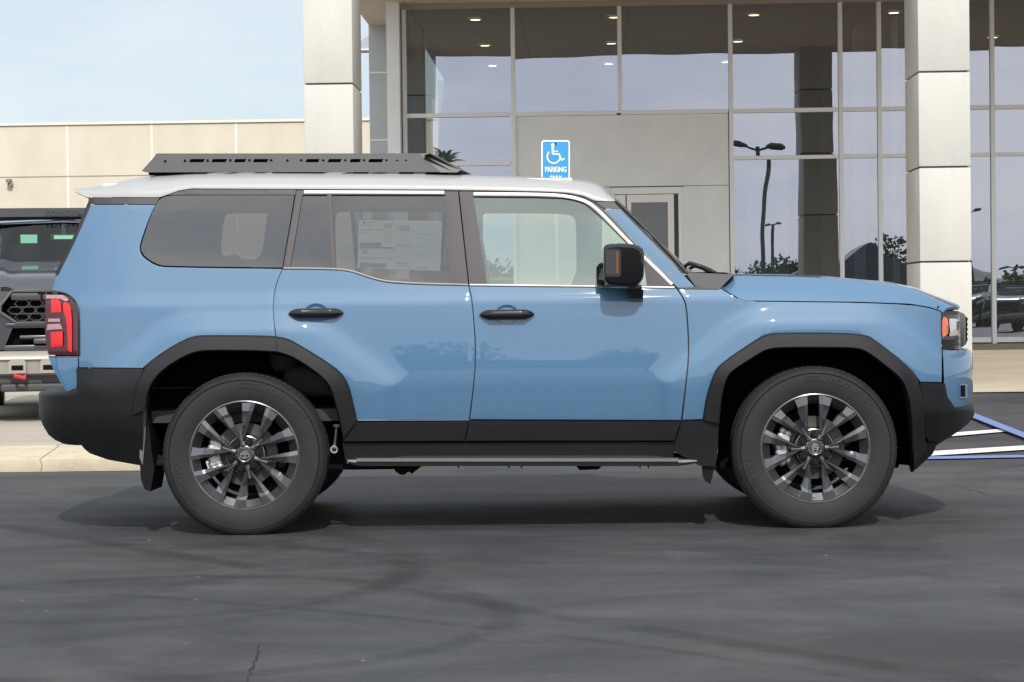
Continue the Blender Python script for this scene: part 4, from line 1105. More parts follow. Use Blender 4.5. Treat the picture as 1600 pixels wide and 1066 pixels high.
    sp = rng(vo.outputs['Distance'], .026, .044, 1, 0)
    lim = rng(noi(7, (1, 1, 1), 2), .50, .53, 0, 1); k = mul(sp, lim)
    mg = N(t, 'ShaderNodeMixRGB'); mg.inputs['Color2'].default_value = (.38, .36, .31, 1); L(mx_.outputs[0], mg.inputs['Color1']); L(k, mg.inputs['Fac'])
    L(mg.outputs[0], b.inputs['Base Color']); L(rng(sweep, .8, 1.2, .55, .72), b.inputs['Roughness'])
    bp = N(t, 'ShaderNodeBump'); bp.inputs['Strength'].default_value = .5; bp.inputs['Distance'].default_value = .005
    L(noi(260, (1, 1, 1), 3, .7), bp.inputs['Height']); L(bp.outputs[0], b.inputs['Normal'])
make_asphalt(ASPH)
bm = BM(); xs = [-500, -60, -20, -8, 0, 8, 20, 60, 500]; ys = [-500, -60, -10, 0, 8, 12, 15, 19, 22, 25.2, 40, 70, 900]
grid(bm, [[Vector((x, y, gz(y))) for y in ys] for x in xs]); bmesh.ops.recalc_face_normals(bm, faces=bm.faces[:])
g = obj('asphalt', bm, ASPH); tag(g, 'dark streaked asphalt of the parking lot', None, kind='structure'); del g['label']
# crack in the foreground
def crack(pts, wd):
    bm = BM(); rows = []
    P = [unz(u, v, .003) for u, v in pts]; Q = []
    for i in range(len(P)-1):
        for k in range(5): Q.append(P[i].lerp(P[i+1], k/5)+Vector((random.uniform(-.006, .006), 0, 0)))
    Q.append(P[-1])
    for i, q in enumerate(Q):
        h = wd*random.uniform(.3, 1); rows.append([q+Vector((-h, 0, 0)), q+Vector((h, 0, 0))])
    grid(bm, rows); o = obj('asphalt_crack', bm, mat('crack_black', (.012, .012, .013), rough=.9)); tag(o, kind='structure')
crack([(405,1008),(404,1022),(397,1036),(391,1046),(390,1054),(387,1068)], .0035)
crack([(1310,757),(1330,762),(1352,770),(1372,775)], .002)
for pts in ([(1490,757),(1508,763),(1528,768),(1548,775)],): crack(pts, .0035)

CONC = mat('walk_concrete', (.50, .435, .33), rough=.85, noise_=.14, nscale=1.6, col2=(.40, .345, .26), bump=.2, bscale=60, stretch=(.6, 1.6, 1))
CURB = mat('curb_concrete', (.54, .47, .335), rough=.85, noise_=.12, nscale=7, col2=(.43, .375, .275), bump=.3, bscale=50)
# display pad on the left with its rolled curb
xL, xRr = -16.0, un(640, 700, 15.34).x
bm = BM(); prof_ = [(15.34, .002), (15.335, .05), (15.345, .088), (15.37, .097), (15.9, .142), (15.95, .150)]
xsn = [xL+(xRr-.3-xL)*i/60 for i in range(61)]
rows = []
for x in xsn:
    wob = .012*noise.noise(Vector((x*2.2, 0, 0)))
    rows.append([Vector((x, y+(wob if i < 1 else wob*.3), z)) for i, (y, z) in enumerate(prof_)])
for k in range(1, 9):     # rounded return at the end
    a = math.pi/2*k/8
    rows.append([Vector((xRr-.3+(.3+.62-(y-15.34))*math.sin(a), 15.34+.92-(.92-(y-15.34))*math.cos(a), z)) for y, z in prof_])
rows.append([Vector((r_.x, 38, r_.z)) for r_ in rows[-1]])
V = grid(bm, rows); bmesh.ops.recalc_face_normals(bm, faces=bm.faces[:])
o = obj('curb', bm, CURB, None, 50); tag(o, kind='structure')
bm = BM(); loop = [r_[-1]+Vector((0, 0, .0)) for r_ in rows]
vv = [bm.verts.new(p) for p in loop] + [bm.verts.new((xL, 38, .150))]; bm.faces.new(vv); bmesh.ops.recalc_face_normals(bm, faces=bm.faces[:])
if bm.faces[:][0].normal.z < 0: bmesh.ops.reverse_faces(bm, faces=bm.faces[:])
o = obj('concrete_pad', bm, mat('pad_concrete', (.42, .375, .30), rough=.85, noise_=.12, nscale=1.5, col2=(.33, .30, .25), bump=.2, bscale=60, stretch=(.4, 2.2, 1))); tag(o, kind='structure')
def curb_joint(u, wob=0.0, wd=.004):
    x0 = un(u, 720, 15.34).x; bm = BM(); rows_ = []
    for i, (y, z) in enumerate(prof_+[(16.2, .150), (17.4, .150), (18.8, .150)]):
        dx = wob*math.sin(i*2.1); k_ = Vector((0, -.003 if i < 3 else 0, .003))
        rows_.append([Vector((x0+dx-wd, y, z))+k_, Vector((x0+dx+wd, y, z))+k_])
    grid(bm, rows_); o = obj('curb_joint', bm, mat('curb_joint_brown', (.20, .17, .12), rough=.9)); tag(o, kind='structure')  # joint drawn as a thin dark brown strip
curb_joint(64, .010, .0025); curb_joint(-260, 0, .006)
# entrance walk on the right, flush with the asphalt and rising to the door
DG, FLZ = 33.4, .452
def bw(a, b, z): p = EX*a+EY*b; return Vector((p.x, p.y, z))
bm = BM(); rows = []
for i in range(61):
    a = .5+30*i/60; wob = .05*noise.noise(Vector((a*1.7, 3, 0)))+.02*noise.noise(Vector((a*6, 3, 0)))
    rows.append([bw(a, 25.0+wob, .075), bw(a, 25.5, .086), bw(a, 29, .25), bw(a, DG, FLZ), bw(a, 60, FLZ)])
grid(bm, rows); bmesh.ops.recalc_face_normals(bm, faces=bm.faces[:])
if bm.faces[:][0].normal.z < 0: bmesh.ops.reverse_faces(bm, faces=bm.faces[:])
o = obj('concrete_walk', bm, CONC); tag(o, kind='structure')
# painted markings
def mark(nm, poly, m, z=.012):
    bm = BM(); vs_ = []
    for u, v in poly:
        p = unz(u, v, z); 
        for _ in range(4): p = unz(u, v, gz(p.y)+z)
        vs_.append(bm.verts.new(p))
    bm.faces.new(vs_); bmesh.ops.recalc_face_normals(bm, faces=bm.faces[:])
    if bm.faces[:][0].normal.z < 0: bmesh.ops.reverse_faces(bm, faces=bm.faces[:])
    o = obj(nm, bm, m); tag(o, kind='structure')
WP = mat('white_road_paint', (.74, .71, .66), rough=.7, noise_=.08, nscale=12); BP_ = mat('blue_road_paint', (.15, .21, .42), rough=.7, noise_=.12, nscale=12)
mark('white_line', [(1470,677.5),(1577,669.3),(1577,673.8),(1470,683)], WP)
mark('white_line', [(1430,706.5),(1700,690),(1700,696.5),(1430,713.5)], WP)
mark('blue_line', [(1420,713.8),(1700,709),(1700,712.8),(1420,717.8)], BP_, .010)
mark('blue_line', [(1480,628.5),(1720,723),(1700,723),(1480,637)], BP_, .014)

# ---- dealership
B0 = unb(1100, 540, DG); a0 = B0.x
OB = Vector((a0, DG, 0))
bld = thing('showroom_building', bw(a0, DG, 0), 'large glass fronted showroom with grey panels and tall stone clad columns', 'building', rotz=-BY)
ST_L = mat('column_panel_stone', (.54, .53, .49), rough=.8, noise_=.055, nscale=2.2, bump=.12, bscale=120, stretch=(1.4, 1.4, .45))
PANEL = mat('facade_panel_grey', (.80, .82, .83), rough=.75, noise_=.05, nscale=2.5, bump=.1, bscale=180)
PIER = mat('pier_panel_grey', (.40, .42, .42), rough=.8, noise_=.05, nscale=3, bump=.1, bscale=150)
ALUF = mat('anodised_frame', (.80, .82, .83), rough=.5, metal=.1)
SOFF = mat('soffit_tan', (.52, .45, .36), rough=.8, noise_=.07, nscale=3, stretch=(.4, 3, 1))
JOINT = mat('joint_dark', (.10, .095, .09), rough=.8)
WGL = glass_mat('reflective_glazing', (.36, .40, .37), refl=.34, wave=.010, wscale=.42, rcol=(.82, .86, 1.0))
def A(u, b=DG, v=300): return unb(u, v, b).x
def Z(v, b=DG, u=800): return unb(u, v, b).z
def bbox(bm, a1, a2, b1, b2, z1, z2, bev=0, mi=0): box(bm, (a1, b1, z1), (a2, b2, z2), bev, mi)
ztop = Z(12, DG, 800); z1a = Z(179, DG, 800); z2L = Z(256.5, DG, 729); z2R = Z(246, DG, 1230)
# columns: stacked stone panels with open joints
def column(u0, u1, joints, nm='stone_column', fac=1.0):
    bn, dp = 26.1, 1.07*fac; a1, a2 = A(u0, bn, 120), A(u1, bn, 120)
    zs = [Z(v, bn, (u0+u1)/2) for v in joints]
    zs = [FLZ-.35] + sorted(zs) + [7.4]
    bm = BM(); g_ = .011
    for i in range(len(zs)-1):
        bbox(bm, a1, a2, bn, bn+dp, zs[i]+g_, zs[i+1]-g_, .006)
    o = obj(nm, bm, ST_L, bld, 30, OB)
    bm = BM(); bbox(bm, a1+.03, a2-.03, bn+.03, bn+dp-.03, zs[0], zs[-1]); obj('column_core', bm, JOINT, o, None, OB)
column(474.5, 551, [131, -18, 281, 430, 578]); column(1435, 1515.5, [112, -36, 261, 409, 558])
column(2280, 2360, [106, -42, 255, 403, 552])
# canopy
aL = A(576.5, 35.8, 39.5); zS = Z(39.5, 35.8, 590)
bm = BM(); bbox(bm, aL, aL+34, 26.14, 36.6, zS, zS+1.9, .0); obj('canopy', bm, SOFF, bld, None, OB)
bm = BM(); bbox(bm, aL-.02, aL+34, 26.12, 26.135, zS+.02, zS+1.95); obj('canopy_fascia', bm, mat('fascia_grey', (.16, .16, .165), rough=.5), bld, None, OB)
bm = BM()
for i in range(12): bbox(bm, aL+.8+i*1.7, aL+.806+i*1.7, 26.2, DG, zS-.002, zS)
obj('soffit_joint', bm, JOINT, bld, None, OB)
# pier and jamb
bm = BM(); a1, a2 = A(576.5, 35.8, 100), A(645, 35.8, 100); zz = [FLZ, Z(349, 35.8, 590), Z(219, 35.8, 590), Z(113.5, 35.8, 590), zS]
for i in range(4): bbox(bm, a1, a2, 35.8, 36.5, zz[i]+.012, zz[i+1]-.0)
obj('corner_pier', bm, PIER, bld, None, OB)
bm = BM()
for z_ in zz[1:4]: bbox(bm, a1+.01, a2, 35.79, 36.4, z_-.012, z_+.012)
obj('pier_joint', bm, mat('pale_joint', (.74, .71, .64), rough=.8), bld, None, OB)
bm = BM(); bbox(bm, A(609.5), A(629.2), DG-.3, DG+2.3, FLZ, zS-.001); obj('jamb_panel', bm, PANEL, bld, None, OB)
# glazing grid
vert = [632.2, 801.8, 968.5, 1141.5, 1313, 1373.5, 1424, 1550, 1645, 1815, 1985]
zb = FLZ+.09
def mull_v(u, z0, z1_, wpx=6.4):
    a = A(u, DG, 120); h = wpx/2/102.4
    bm = BM(); bbox(bm, a-h, a+h, DG-.05, DG+.08, z0, z1_, .003); obj('mullion', bm, ALUF, bld, None, OB)
def mull_h(u0, u1, z, wpx=6.4):
    h = wpx/2/102.4; bm = BM(); bbox(bm, A(u0)+.033, A(u1)-.033, DG-.042, DG+.07, z-h, z+h, .003); obj('transom', bm, ALUF, bld, None, OB)
for i, u in enumerate(vert):
    if u == 968.5: mull_v(u, z1a+.033, zS-.08)
    else: mull_v(u, FLZ, zS-.08)
bm = BM(); bbox(bm, A(629.3), A(1985)+.1, DG-.055, DG+.08, zS-.078, zS-.003); obj('head_frame', bm, mat('head_frame_bronze', (.36, .31, .27), rough=.5), bld, None, OB)
def pane_(u0, u1, z0, z1_):
    bm = BM(); a1, a2 = A(u0, DG, 120), A(u1, DG, 120); cx = (a1+a2)/2
    tilt = random.uniform(-.0035, .0035); tz = random.uniform(-.003, .003)
    n_ = 8; rows = []
    for i in range(n_+1):
        rows.append([Vector((a1+(a2-a1)*i/n_, DG+.01+tilt*(a1+(a2-a1)*i/n_-cx)+tz*(z0+(z1_-z0)*j/n_-(z0+z1_)/2), z0+(z1_-z0)*j/n_)) for j in range(n_+1)])
    grid(bm, rows); obj('window_pane', bm, WGL, bld, 180, OB)
for i in range(len(vert)-1):
    u0, u1 = vert[i], vert[i+1]
    mull_h(u0, u1, z1a)
    pane_(u0, u1, z1a, zS-.06)
    if 800 < (u0+u1)/2 < 1141: continue
    z2 = z2L if u1 < 810 else z2R
    mull_h(u0, u1, z2, 5.6); pane_(u0, u1, z2, z1a); pane_(u0, u1, FLZ+.05, z2)
    mull_h(u0, u1, FLZ+.06, 8)
# grey panel infill with the door
dz = Z(292.5, DG, 1010); dl, dr = A(952, DG, 300), A(1068, DG, 300)
pl, pr = A(805, DG, 230), A(1138, DG, 230); zp = z1a-.035; zj = Z(290, DG, 1104)
bm = BM()
bbox(bm, pl, pr, DG-.012, DG+.15, zj+.004, zp); bbox(bm, dr, pr, DG-.012, DG+.15, FLZ, zj-.004); bbox(bm, pl, dl, DG-.012, DG+.15, FLZ, zj-.004)
obj('infill_panel', bm, PANEL, bld, None, OB)
bm = BM(); bbox(bm, pl, pr, DG+.02, DG+.10, zj-.01, zj+.01); obj('panel_joint', bm, JOINT, bld, None, OB)
dfm = mat('door_frame_cream', (.84, .83, .79), rough=.5)
bm = BM(); t_ = .06
bbox(bm, dr-.075, dr, DG+.03, DG+.14, FLZ, dz); bbox(bm, dl, dl+.075, DG+.03, DG+.14, FLZ, dz); bbox(bm, dl+.075, dr-.075, DG+.03, DG+.14, dz-.10, dz)
dfr = obj('door_frame', bm, ALUF, bld, None, OB)
bm = BM(); d0, d1 = A(980, DG, 350), A(1053.5, DG, 350); s0, s1 = A(986.5, DG, 350), A(1044, DG, 350); zg = Z(316, DG, 1010)
bbox(bm, d0, s0, DG+.06, DG+.11, FLZ+.02, dz-.11); bbox(bm, s1, d1, DG+.06, DG+.11, FLZ+.02, dz-.11); bbox(bm, s0, s1, DG+.06, DG+.11, zg, dz-.11); bbox(bm, s0, s1, DG+.06, DG+.11, FLZ+.02, FLZ+.3)
door = obj('entrance_door', bm, dfm, bld, None, OB)
bm = BM(); bbox(bm, dl+.08, d0-.02, DG+.06, DG+.11, FLZ+.02, dz-.11); obj('door_side_panel', bm, dfm, bld, None, OB)
bm = BM(); bbox(bm, s0, s1, DG+.08, DG+.09, FLZ+.3, zg); obj('door_glass', bm, glass_mat('door_dark_glass', (.22, .25, .24), refl=.08), door, None, OB)
bm = BM(); tube(bm, [bwv for bwv in (Vector((s0+.03, DG+.02, FLZ+.9)), Vector((s0+.03, DG+.02, FLZ+1.25)))], .012); obj('door_handle', bm, ALUF, door, None, OB)
# interior seen through the glass
bm = BM(); zc = zS-.04; aR = A(1985)+.2
bbox(bm, A(609.5)+.05, aR, DG+10.9, DG+11, FLZ, zc); bbox(bm, A(1300, DG+9), A(1330, DG+9), DG+4, DG+10.8, FLZ, zc)
obj('interior_wall', bm, mat('interior_wall_grey', (.30, .30, .28), rough=.8), bld, None, OB)
bm = BM(); bbox(bm, A(629)+.0, aR, DG+.16, DG+11, zc, zc+.03); obj('interior_ceiling', bm, mat('interior_ceiling_dark', (.20, .20, .18), rough=.85), bld, None, OB)
bm = BM(); bbox(bm, A(629), aR, DG+.12, DG+11, FLZ, FLZ+.02); obj('interior_floor', bm, mat('interior_floor', (.25, .24, .22), rough=.3), bld, None, OB)
bm = BM(); 
for b_ in (DG+.5, DG+2.4): bbox(bm, A(641), A(641)+.08, b_, b_+.10, FLZ, zc)
bbox(bm, A(641)+.02, A(641)+.05, DG+.6, DG+2.4, FLZ, zc); obj('side_partition', bm, mat('partition_green', (.42, .50, .44), rough=.5), bld, None, OB)
bm = BM()
bbox(bm, A(1340, DG+3), A(1352, DG+3), DG+3, DG+3.5, FLZ, zc); bbox(bm, A(1398, DG+2), A(1405, DG+2), DG+2, DG+2.3, FLZ, zc)
obj('interior_column', bm, mat('interior_column_white', (.7, .72, .70), rough=.6), bld, None, OB)
lampm = mat('downlight_glow', (1, .86, .62), emis=9, ecol=(1, .84, .58))
for bi, b_ in enumerate((DG+1.45, DG+4.95, DG+8.2)):
    for k in range(6):
        a = unb(743, 33, DG+1.45).x + (unb(960, 30, DG+1.45).x-unb(743, 33, DG+1.45).x)*k
        bm = BM(); cyl(bm, (a, b_, zc-.02), (a, b_, zc-.004), .085, n=20); o = obj('downlight', bm, lampm, bld, None, OB)
        bm = BM(); lathe = [(.085, 0), (.12, 0)]
        V0 = [bm.verts.new((a+.086*math.cos(t), b_+.086*math.sin(t), zc-.025)) for t in [2*math.pi*i/20 for i in range(20)]]; V1 = [bm.verts.new((a+.125*math.cos(t), b_+.125*math.sin(t), zc-.006)) for t in [2*math.pi*i/20 for i in range(20)]]
        for i in range(20): bm.faces.new((V0[i], V0[(i+1) % 20], V1[(i+1) % 20], V1[i]))
        obj('downlight_trim', bm, mat('downlight_trim', (.5, .5, .48)), o, None, OB)
# framed white notice and pale bollards inside
bm = BM(); bbox(bm, A(1262, DG+6), A(1292, DG+6), DG+6, DG+6.1, Z(380, DG+6, 1262), Z(362, DG+6, 1262)); obj('interior_panel', bm, mat('interior_panel', (.5, .5, .46)), bld, None, OB)
bm = BM(); bbox(bm, A(1165, DG+1.2), A(1232, DG+1.2), DG+1.2, DG+1.25, FLZ+.1, Z(262, DG+1.2, 1200)); obj('perforated_screen', bm, mat('screen_white', (.62, .70, .76), rough=.6), bld, None, OB)

# ---- tan building on the left
DW = 50.0
twl = thing('tan_wall_building', Vector((unb(235, 300, DW).x*EX.x+DW*EY.x, unb(235, 300, DW).x*EX.y+DW*EY.y, 0)), 'long low tan building of plaster panels with pale joints, left of the stone columns', 'building', rotz=-BY)
OT = Vector((unb(235, 300, DW).x, DW, 0))
TAN = mat('tan_plaster', (.63, .575, .465), rough=.85, noise_=.06, nscale=1.3, col2=(.55, .50, .40), stretch=(1, 1, .5), bump=.1, bscale=60)
zt = Z(193.5, DW, 235); zj = Z(275.8, DW, 100); at = unb(-900, 200, DW).x; at2 = unb(700, 200, DW).x
bm = BM(); bbox(bm, at, at2, DW, DW+10, .0, zt); obj('wall', bm, TAN, twl, None, OT)
bm = BM(); bbox(bm, at-.03, at2+.03, DW-.04, DW+10.04, zt, zt+.06); obj('parapet_cap', bm, mat('cap_cream', (.70, .66, .58)), twl, None, OT)
pj = mat('pale_joint', (.74, .71, .64), rough=.8)
for k in range(-6, 4):
    a = unb(105.5+131.8*k, 240, DW).x; bm = BM(); bbox(bm, a-.022, a+.022, DW-.004, DW, 0, zj-.012); bbox(bm, a-.022, a+.022, DW-.004, DW, zj+.012, zt); obj('wall_joint', bm, pj, twl, None, OT)
bm = BM(); bbox(bm, at, at2, DW-.006, DW, zj-.012, zj+.012); obj('wall_groove', bm, mat('groove_brown', (.30, .25, .19)), twl, None, OT)
c = unb(12.5, 283, DW-.15); bm = BM(); cyl(bm, (c.x, DW-.2, c.z), (c.x+.02, DW, c.z+.02), .045, n=14); cyl(bm, (c.x+.03, DW-.12, c.z-.07), (c.x+.03, DW, c.z-.07), .055, n=14); obj('wall_light', bm, mat('fixture_grey', (.25, .22, .2)), twl, None, OT)
# domed lamp in the gap between the column and the pier
D_L = 42.0; P = [unb(u, v, D_L) for u, v in ((552,78.5),(590,78.5),(590,60),(577,58.5),(571,61),(566,66),(563,72),(560,77))]
lo = unb(572, 78, D_L)
sl_ = thing('area_lamp', bw(lo.x, D_L, 0), 'grey domed lamp head half hidden between left stone column and grey corner pier', 'street lamp', rotz=-BY)
OL = Vector((lo.x, D_L, 0))
bm = BM(); a = [bm.verts.new((p.x, D_L-.2, p.z)) for p in P]; b = [bm.verts.new((p.x, D_L+.2, p.z)) for p in P]
bm.faces.new(a); bm.faces.new(b[::-1])
for i in range(len(a)): bm.faces.new((a[i], b[i], b[(i+1) % len(a)], a[(i+1) % len(a)]))
bmesh.ops.recalc_face_normals(bm, faces=bm.faces[:]); obj('lamp_head', bm, mat('lamp_head_grey', (.36, .38, .40), rough=.5), sl_, None, OL)
bm = BM(); e = unb(552, 78.5, D_L); e2 = unb(592, 78.5, D_L); bbox(bm, e.x, e2.x, D_L-.22, D_L+.22, e.z-.035, e.z, .005); obj('lamp_rim', bm, mat('lamp_rim_pale', (.6, .6, .6)), sl_, None, OL)
bm = BM(); xx = unb(586, 100, D_L).x+.25; cyl(bm, (xx, D_L, 0), (xx, D_L, e.z), .07, .05); obj('pole', bm, mat('lamp_head_grey', (.3,.3,.3)), sl_, None, OL)

# ---- parking sign
YS = 25.6; sg = un(868, 240, YS); k_ = YS/FPX
sign = thing('parking_sign', (sg.x, YS, gz(YS)), 'blue and white accessible parking sign reading PARKING ONLY, rising behind the suv roof', 'sign')
OS = Vector((sg.x, YS, gz(YS)))
def sq(u, v, dy=0): p = un(u, v, YS+dy); return p
def rrect(u0, v0, u1, v1, r, n=6):
    out = []
    for cx, cy, a0_ in ((u1-r, v0+r, -90), (u1-r, v1-r, 0), (u0+r, v1-r, 90), (u0+r, v0+r, 180)):
        for i in range(n+1):
            t = R(a0_+90*i/n); out.append((cx+r*math.cos(t), cy+r*math.sin(t)))
    return out
def plate(nm, poly, m, dy, th, par):
    bm = BM(); a = [bm.verts.new(sq(u, v, dy)) for u, v in poly]; b = [bm.verts.new(v_.co+Vector((0, th, 0))) for v_ in a]
    bm.faces.new(a); bm.faces.new(b[::-1])
    for i in range(len(a)): bm.faces.new((a[i], b[i], b[(i+1) % len(a)], a[(i+1) % len(a)]))
    bmesh.ops.recalc_face_normals(bm, faces=bm.faces[:]); return obj(nm, bm, m, par, None, OS)
SW = mat('sign_white', (.80, .86, .88), rough=.4); SB = mat('sign_blue', (.02, .26, .62), rough=.35, coat=.5)
sp_ = plate('sign_panel', rrect(846, 219.3, 890.3, 294, 4), SW, 0, .004, sign)
plate('blue_field', rrect(848, 221.3, 888.4, 292, 3), SB, -.003, .002, sp_)
def strokes(nm, lines, wpx, dy=-.005):
    bm = BM()
    for L in lines:
        rows = []; pts = [Vector(p) for p in L]
        for i, p in enumerate(pts):
            d = (pts[min(i+1, len(pts)-1)]-pts[max(i-1, 0)]).normalized(); n_ = Vector((-d.y, d.x))*wpx/2
            rows.append([sq(*(p+n_), dy), sq(*(p-n_), dy)])
        grid(bm, rows)
    bmesh.ops.recalc_face_normals(bm, faces=bm.faces[:]); return bm
bm = strokes('', [[(865.2+10.2*math.cos(R(t)), 244.8+10.2*math.sin(R(t))) for t in range(8, 236, 12)]], 2.4)
obj('wheelchair_ring', bm, SW, sp_, None, OS)
bm = strokes('', [[(863.6,228),(863.8,234),(864,241)]], 3.6)
V = [bm.verts.new(sq(863.8+2.7*math.cos(t), 226.6+2.7*math.sin(t), -.0055)) for t in [2*math.pi*i/16 for i in range(16)]]; bm.faces.new(V)
obj('wheelchair_figure', bm, SW, sp_, None, OS)
bm = strokes('', [[(863.5,240.8),(873.4,240.8)]], 2.6, -.0056); obj('wheelchair_figure', bm, SW, sp_, None, OS)
bm = strokes('', [[(865,236.6),(871.8,236.6)]], 1.6, -.0056); obj('wheelchair_figure', bm, SW, sp_, None, OS)
bm = strokes('', [[(873,240.2),(877.6,250.2)]], 2.4, -.0053); obj('wheelchair_figure', bm, SW, sp_, None, OS)
bm = strokes('', [[(876.8,250.4),(882,247.8)]], 2.2, -.0051); obj('wheelchair_figure', bm, SW, sp_, None, OS)
for s_, vc in (('PARKING', 264.8), ('ONLY', 278.6)):
    vs, fs = text_mesh(s_, 1, .03); w_ = max(v[0] for v in vs)-min(v[0] for v in vs); h_ = max(v[1] for v in vs)-min(v[1] for v in vs); tw = 33.5 if s_ == 'PARKING' else 19
    m0 = (max(v[0] for v in vs)+min(v[0] for v in vs))/2; m1 = (max(v[1] for v in vs)+min(v[1] for v in vs))/2
    bm = BM(); V = [bm.verts.new(sq(868.4+(x-m0)/w_*tw, vc-(y-m1)/h_*8.6, -.0057)) for x, y, z in vs]
    for f_ in fs:
        try: bm.faces.new([V[i] for i in f_])
        except ValueError: pass
    bmesh.ops.recalc_face_normals(bm, faces=bm.faces[:]); obj('sign_lettering', bm, SW, sp_, None, OS)
bm = BM(); p = sq(868.3, 225, -.006); cyl(bm, p, p+Vector((0, -.012, 0)), .010, n=12); obj('bolt', bm, DARK, sp_, None, OS)
bm = BM(); box(bm, (sg.x-.025, YS+.006, gz(YS)-.1), (sg.x+.025, YS+.05, sq(868, 223).z), .004); obj('post', bm, mat('galvanised_post', (.35, .36, .36), rough=.5, metal=.6), sign, None, OS)

# ---- dark vehicle behind, facing the camera
def make_truck(loc, label):
    xc, yc = 0, 0
    t = thing('offroad_vehicle', loc, label, 'suv', rotz=R(11))
    TP = mat('dark_grey_paint', (.045, .048, .058), rough=.3, metal=.3, coat=1); TB = mat('vehicle_trim_black', (.03, .031, .034), rough=.5); TS = mat('skid_bar_silver', (.31, .29, .26), rough=.45, metal=.2)
    def P(u, v, d): p = un(u, v, 19.3+d); return Vector((p.x-TX, d, p.z-.15))
    def sy(p, s): return Vector((p.x*s, p.y, p.z))
    # hood: sections from front to cowl
    bm = BM(); rows = []
    for (d, z, hw, cz) in ((.02, 1.145, .80, .02), (.06, 1.185, .84, .04), (.25, 1.235, .87, .06), (.6, 1.30, .90, .07), (1.05, 1.37, .90, .07)):
        row = []
        for k in range(41):
            s = -1+2*k/40; a = abs(s)
            zz_ = z + cz*(1-a**4) + (.03*smoothstep(.5,.6,a)*(1-smoothstep(.82,.92,a))) - (.10 if a > .97 else 0)
            row.append(Vector((s*hw, d - (.06*(1-a*a) if d < .3 else 0), zz_)))
        rows.append(row)
    grid(bm, rows); obj('hood', bm, TP, t, 50)
    # body sides
    for s in (-1, 1):
        bm = BM(); rows = []
        for (y, hw) in ((.10, .86), (.35, .93), (1.0, .95), (3.0, .95), (4.3, .93), (4.6, .85)):
            rows.append([Vector((s*(hw-.06), y, 1.30 if y > .5 else 1.2)), Vector((s*hw, y, 1.05)), Vector((s*(hw+.01), y, .75)), Vector((s*(hw-.02), y, .42))])
        grid(bm, rows); obj('side_panel', bm, TP, t, 40)
    bm = BM(); rows = []
    for (y, z, hw) in ((1.0, 1.37, .80), (1.55, 1.80, .68), (1.75, 1.84, .66), (4.0, 1.82, .66), (4.5, 1.38, .72)):
        rows.append([Vector((-hw-.08, y+.05, 1.36)) if False else Vector((-hw, y, z-.06)), Vector((-hw+.05, y, z)), Vector((0, y, z+.02)), Vector((hw-.05, y, z)), Vector((hw, y, z-.06))])
    grid(bm, rows[1:]); obj('roof', bm, TP, t, 40)
    for s in (-1, 1):
        bm = BM(); tube(bm, [Vector((s*.80, 1.02, 1.36)), Vector((s*.70, 1.56, 1.79))], .035, 8)
        obj('windscreen_pillar', bm, TB, t, 40)
    for s in (-1, 1):
        bm = BM(); f = [Vector((s*.80, 1.05, 1.34)), Vector((s*.67, 1.6, 1.80)), Vector((s*.67, 4.0, 1.78)), Vector((s*.80, 4.5, 1.34))]; bm.faces.new([bm.verts.new(p) for p in f]); obj('side_window', bm, GL_R, t)
    bm = BM(); rows = []
    for f_ in range(9):
        q = f_/8; rows.append([Vector((s*(.80-.12*q), 1.02+.53*q-.10*(1-s*s), 1.375+.42*q)) for s in [-1+2*k/16 for k in range(17)]])
    grid(bm, rows); obj('windscreen', bm, glass_mat('vehicle_windscreen', (.60, .78, .68), refl=.03), t, 180)
    bm = BM(); box(bm, (-.70, 4.3, 1.0), (.70, 4.35, 1.44)); box(bm, (-.70, 4.3, 1.66), (.70, 4.35, 1.80)); box(bm, (-.76, 4.3, 1.4), (-.52, 4.35, 1.7)); box(bm, (.52, 4.3, 1.4), (.76, 4.35, 1.7)); box(bm, (-.78, 1.2, .98), (.78, 4.3, 1.0)); box(bm, (-.72, 1.1, 1.2), (.72, 1.3, 1.36), .03)
    obj('cabin_shell', bm, INT_D, t)
    for sx in (-.37, .37):
        bm = BM(); box(bm, (sx-.25, 2.1, .95), (sx+.25, 2.25, 1.46), .05); box(bm, (sx-.14, 2.12, 1.46), (sx+.14, 2.22, 1.64), .04); obj('seat', bm, SEATM, t, 50)
    bm = BM(); box(bm, (-.12, 1.40, 1.64), (.14, 1.44, 1.705), .015); box(bm, (-.02, 1.45, 1.68), (.02, 1.5, 1.80)); obj('rear_view_mirror', bm, INT_D, t, 40)
    bm = BM(); box(bm, (-.09, 1.395, 1.655), (.13, 1.398, 1.69)); obj('mirror_face', bm, mat('mirror_reflection_pale', (.6, .8, .7), rough=.3), t)  # bright reflection in the mirror painted as an even pale green
    bm = BM(); box(bm, (-.40, 1.45, 1.62), (-.245, 1.453, 1.70)); obj('windscreen_sheet', bm, mat('sheet_pale_green', (.42, .68, .55), rough=.7), t)
    # roof fairing with embossed lettering
    bm = BM(); rows = []
    for (d, z) in ((1.66, 1.845), (1.60, 1.85), (1.52, 1.87), (1.60, 1.955), (1.68, 1.96)):
        rows.append([Vector((s*.66, d-.05*(1-s*s), z)) for s in [-1+2*k/16 for k in range(17)]])
    grid(bm, rows); fa = obj('roof_fairing', bm, RACK, t, 30)
    vs, fs = text_mesh('TOYOTA', 1, .01); w_ = max(v[0] for v in vs)-min(v[0] for v in vs)
    bm = BM(); V = [bm.verts.new((x/w_*.36, 1.545-.05*(1-(x/w_*.36/.66)**2)-.018+(y*.10)*.9, 1.912+y*.075)) for x, y, z in vs]
    for f_ in fs:
        try: bm.faces.new([V[i] for i in f_])
        except ValueError: pass
    obj('fairing_lettering', bm, mat('embossed_dark', (.030, .031, .034), rough=.5), fa)
    bm = BM()
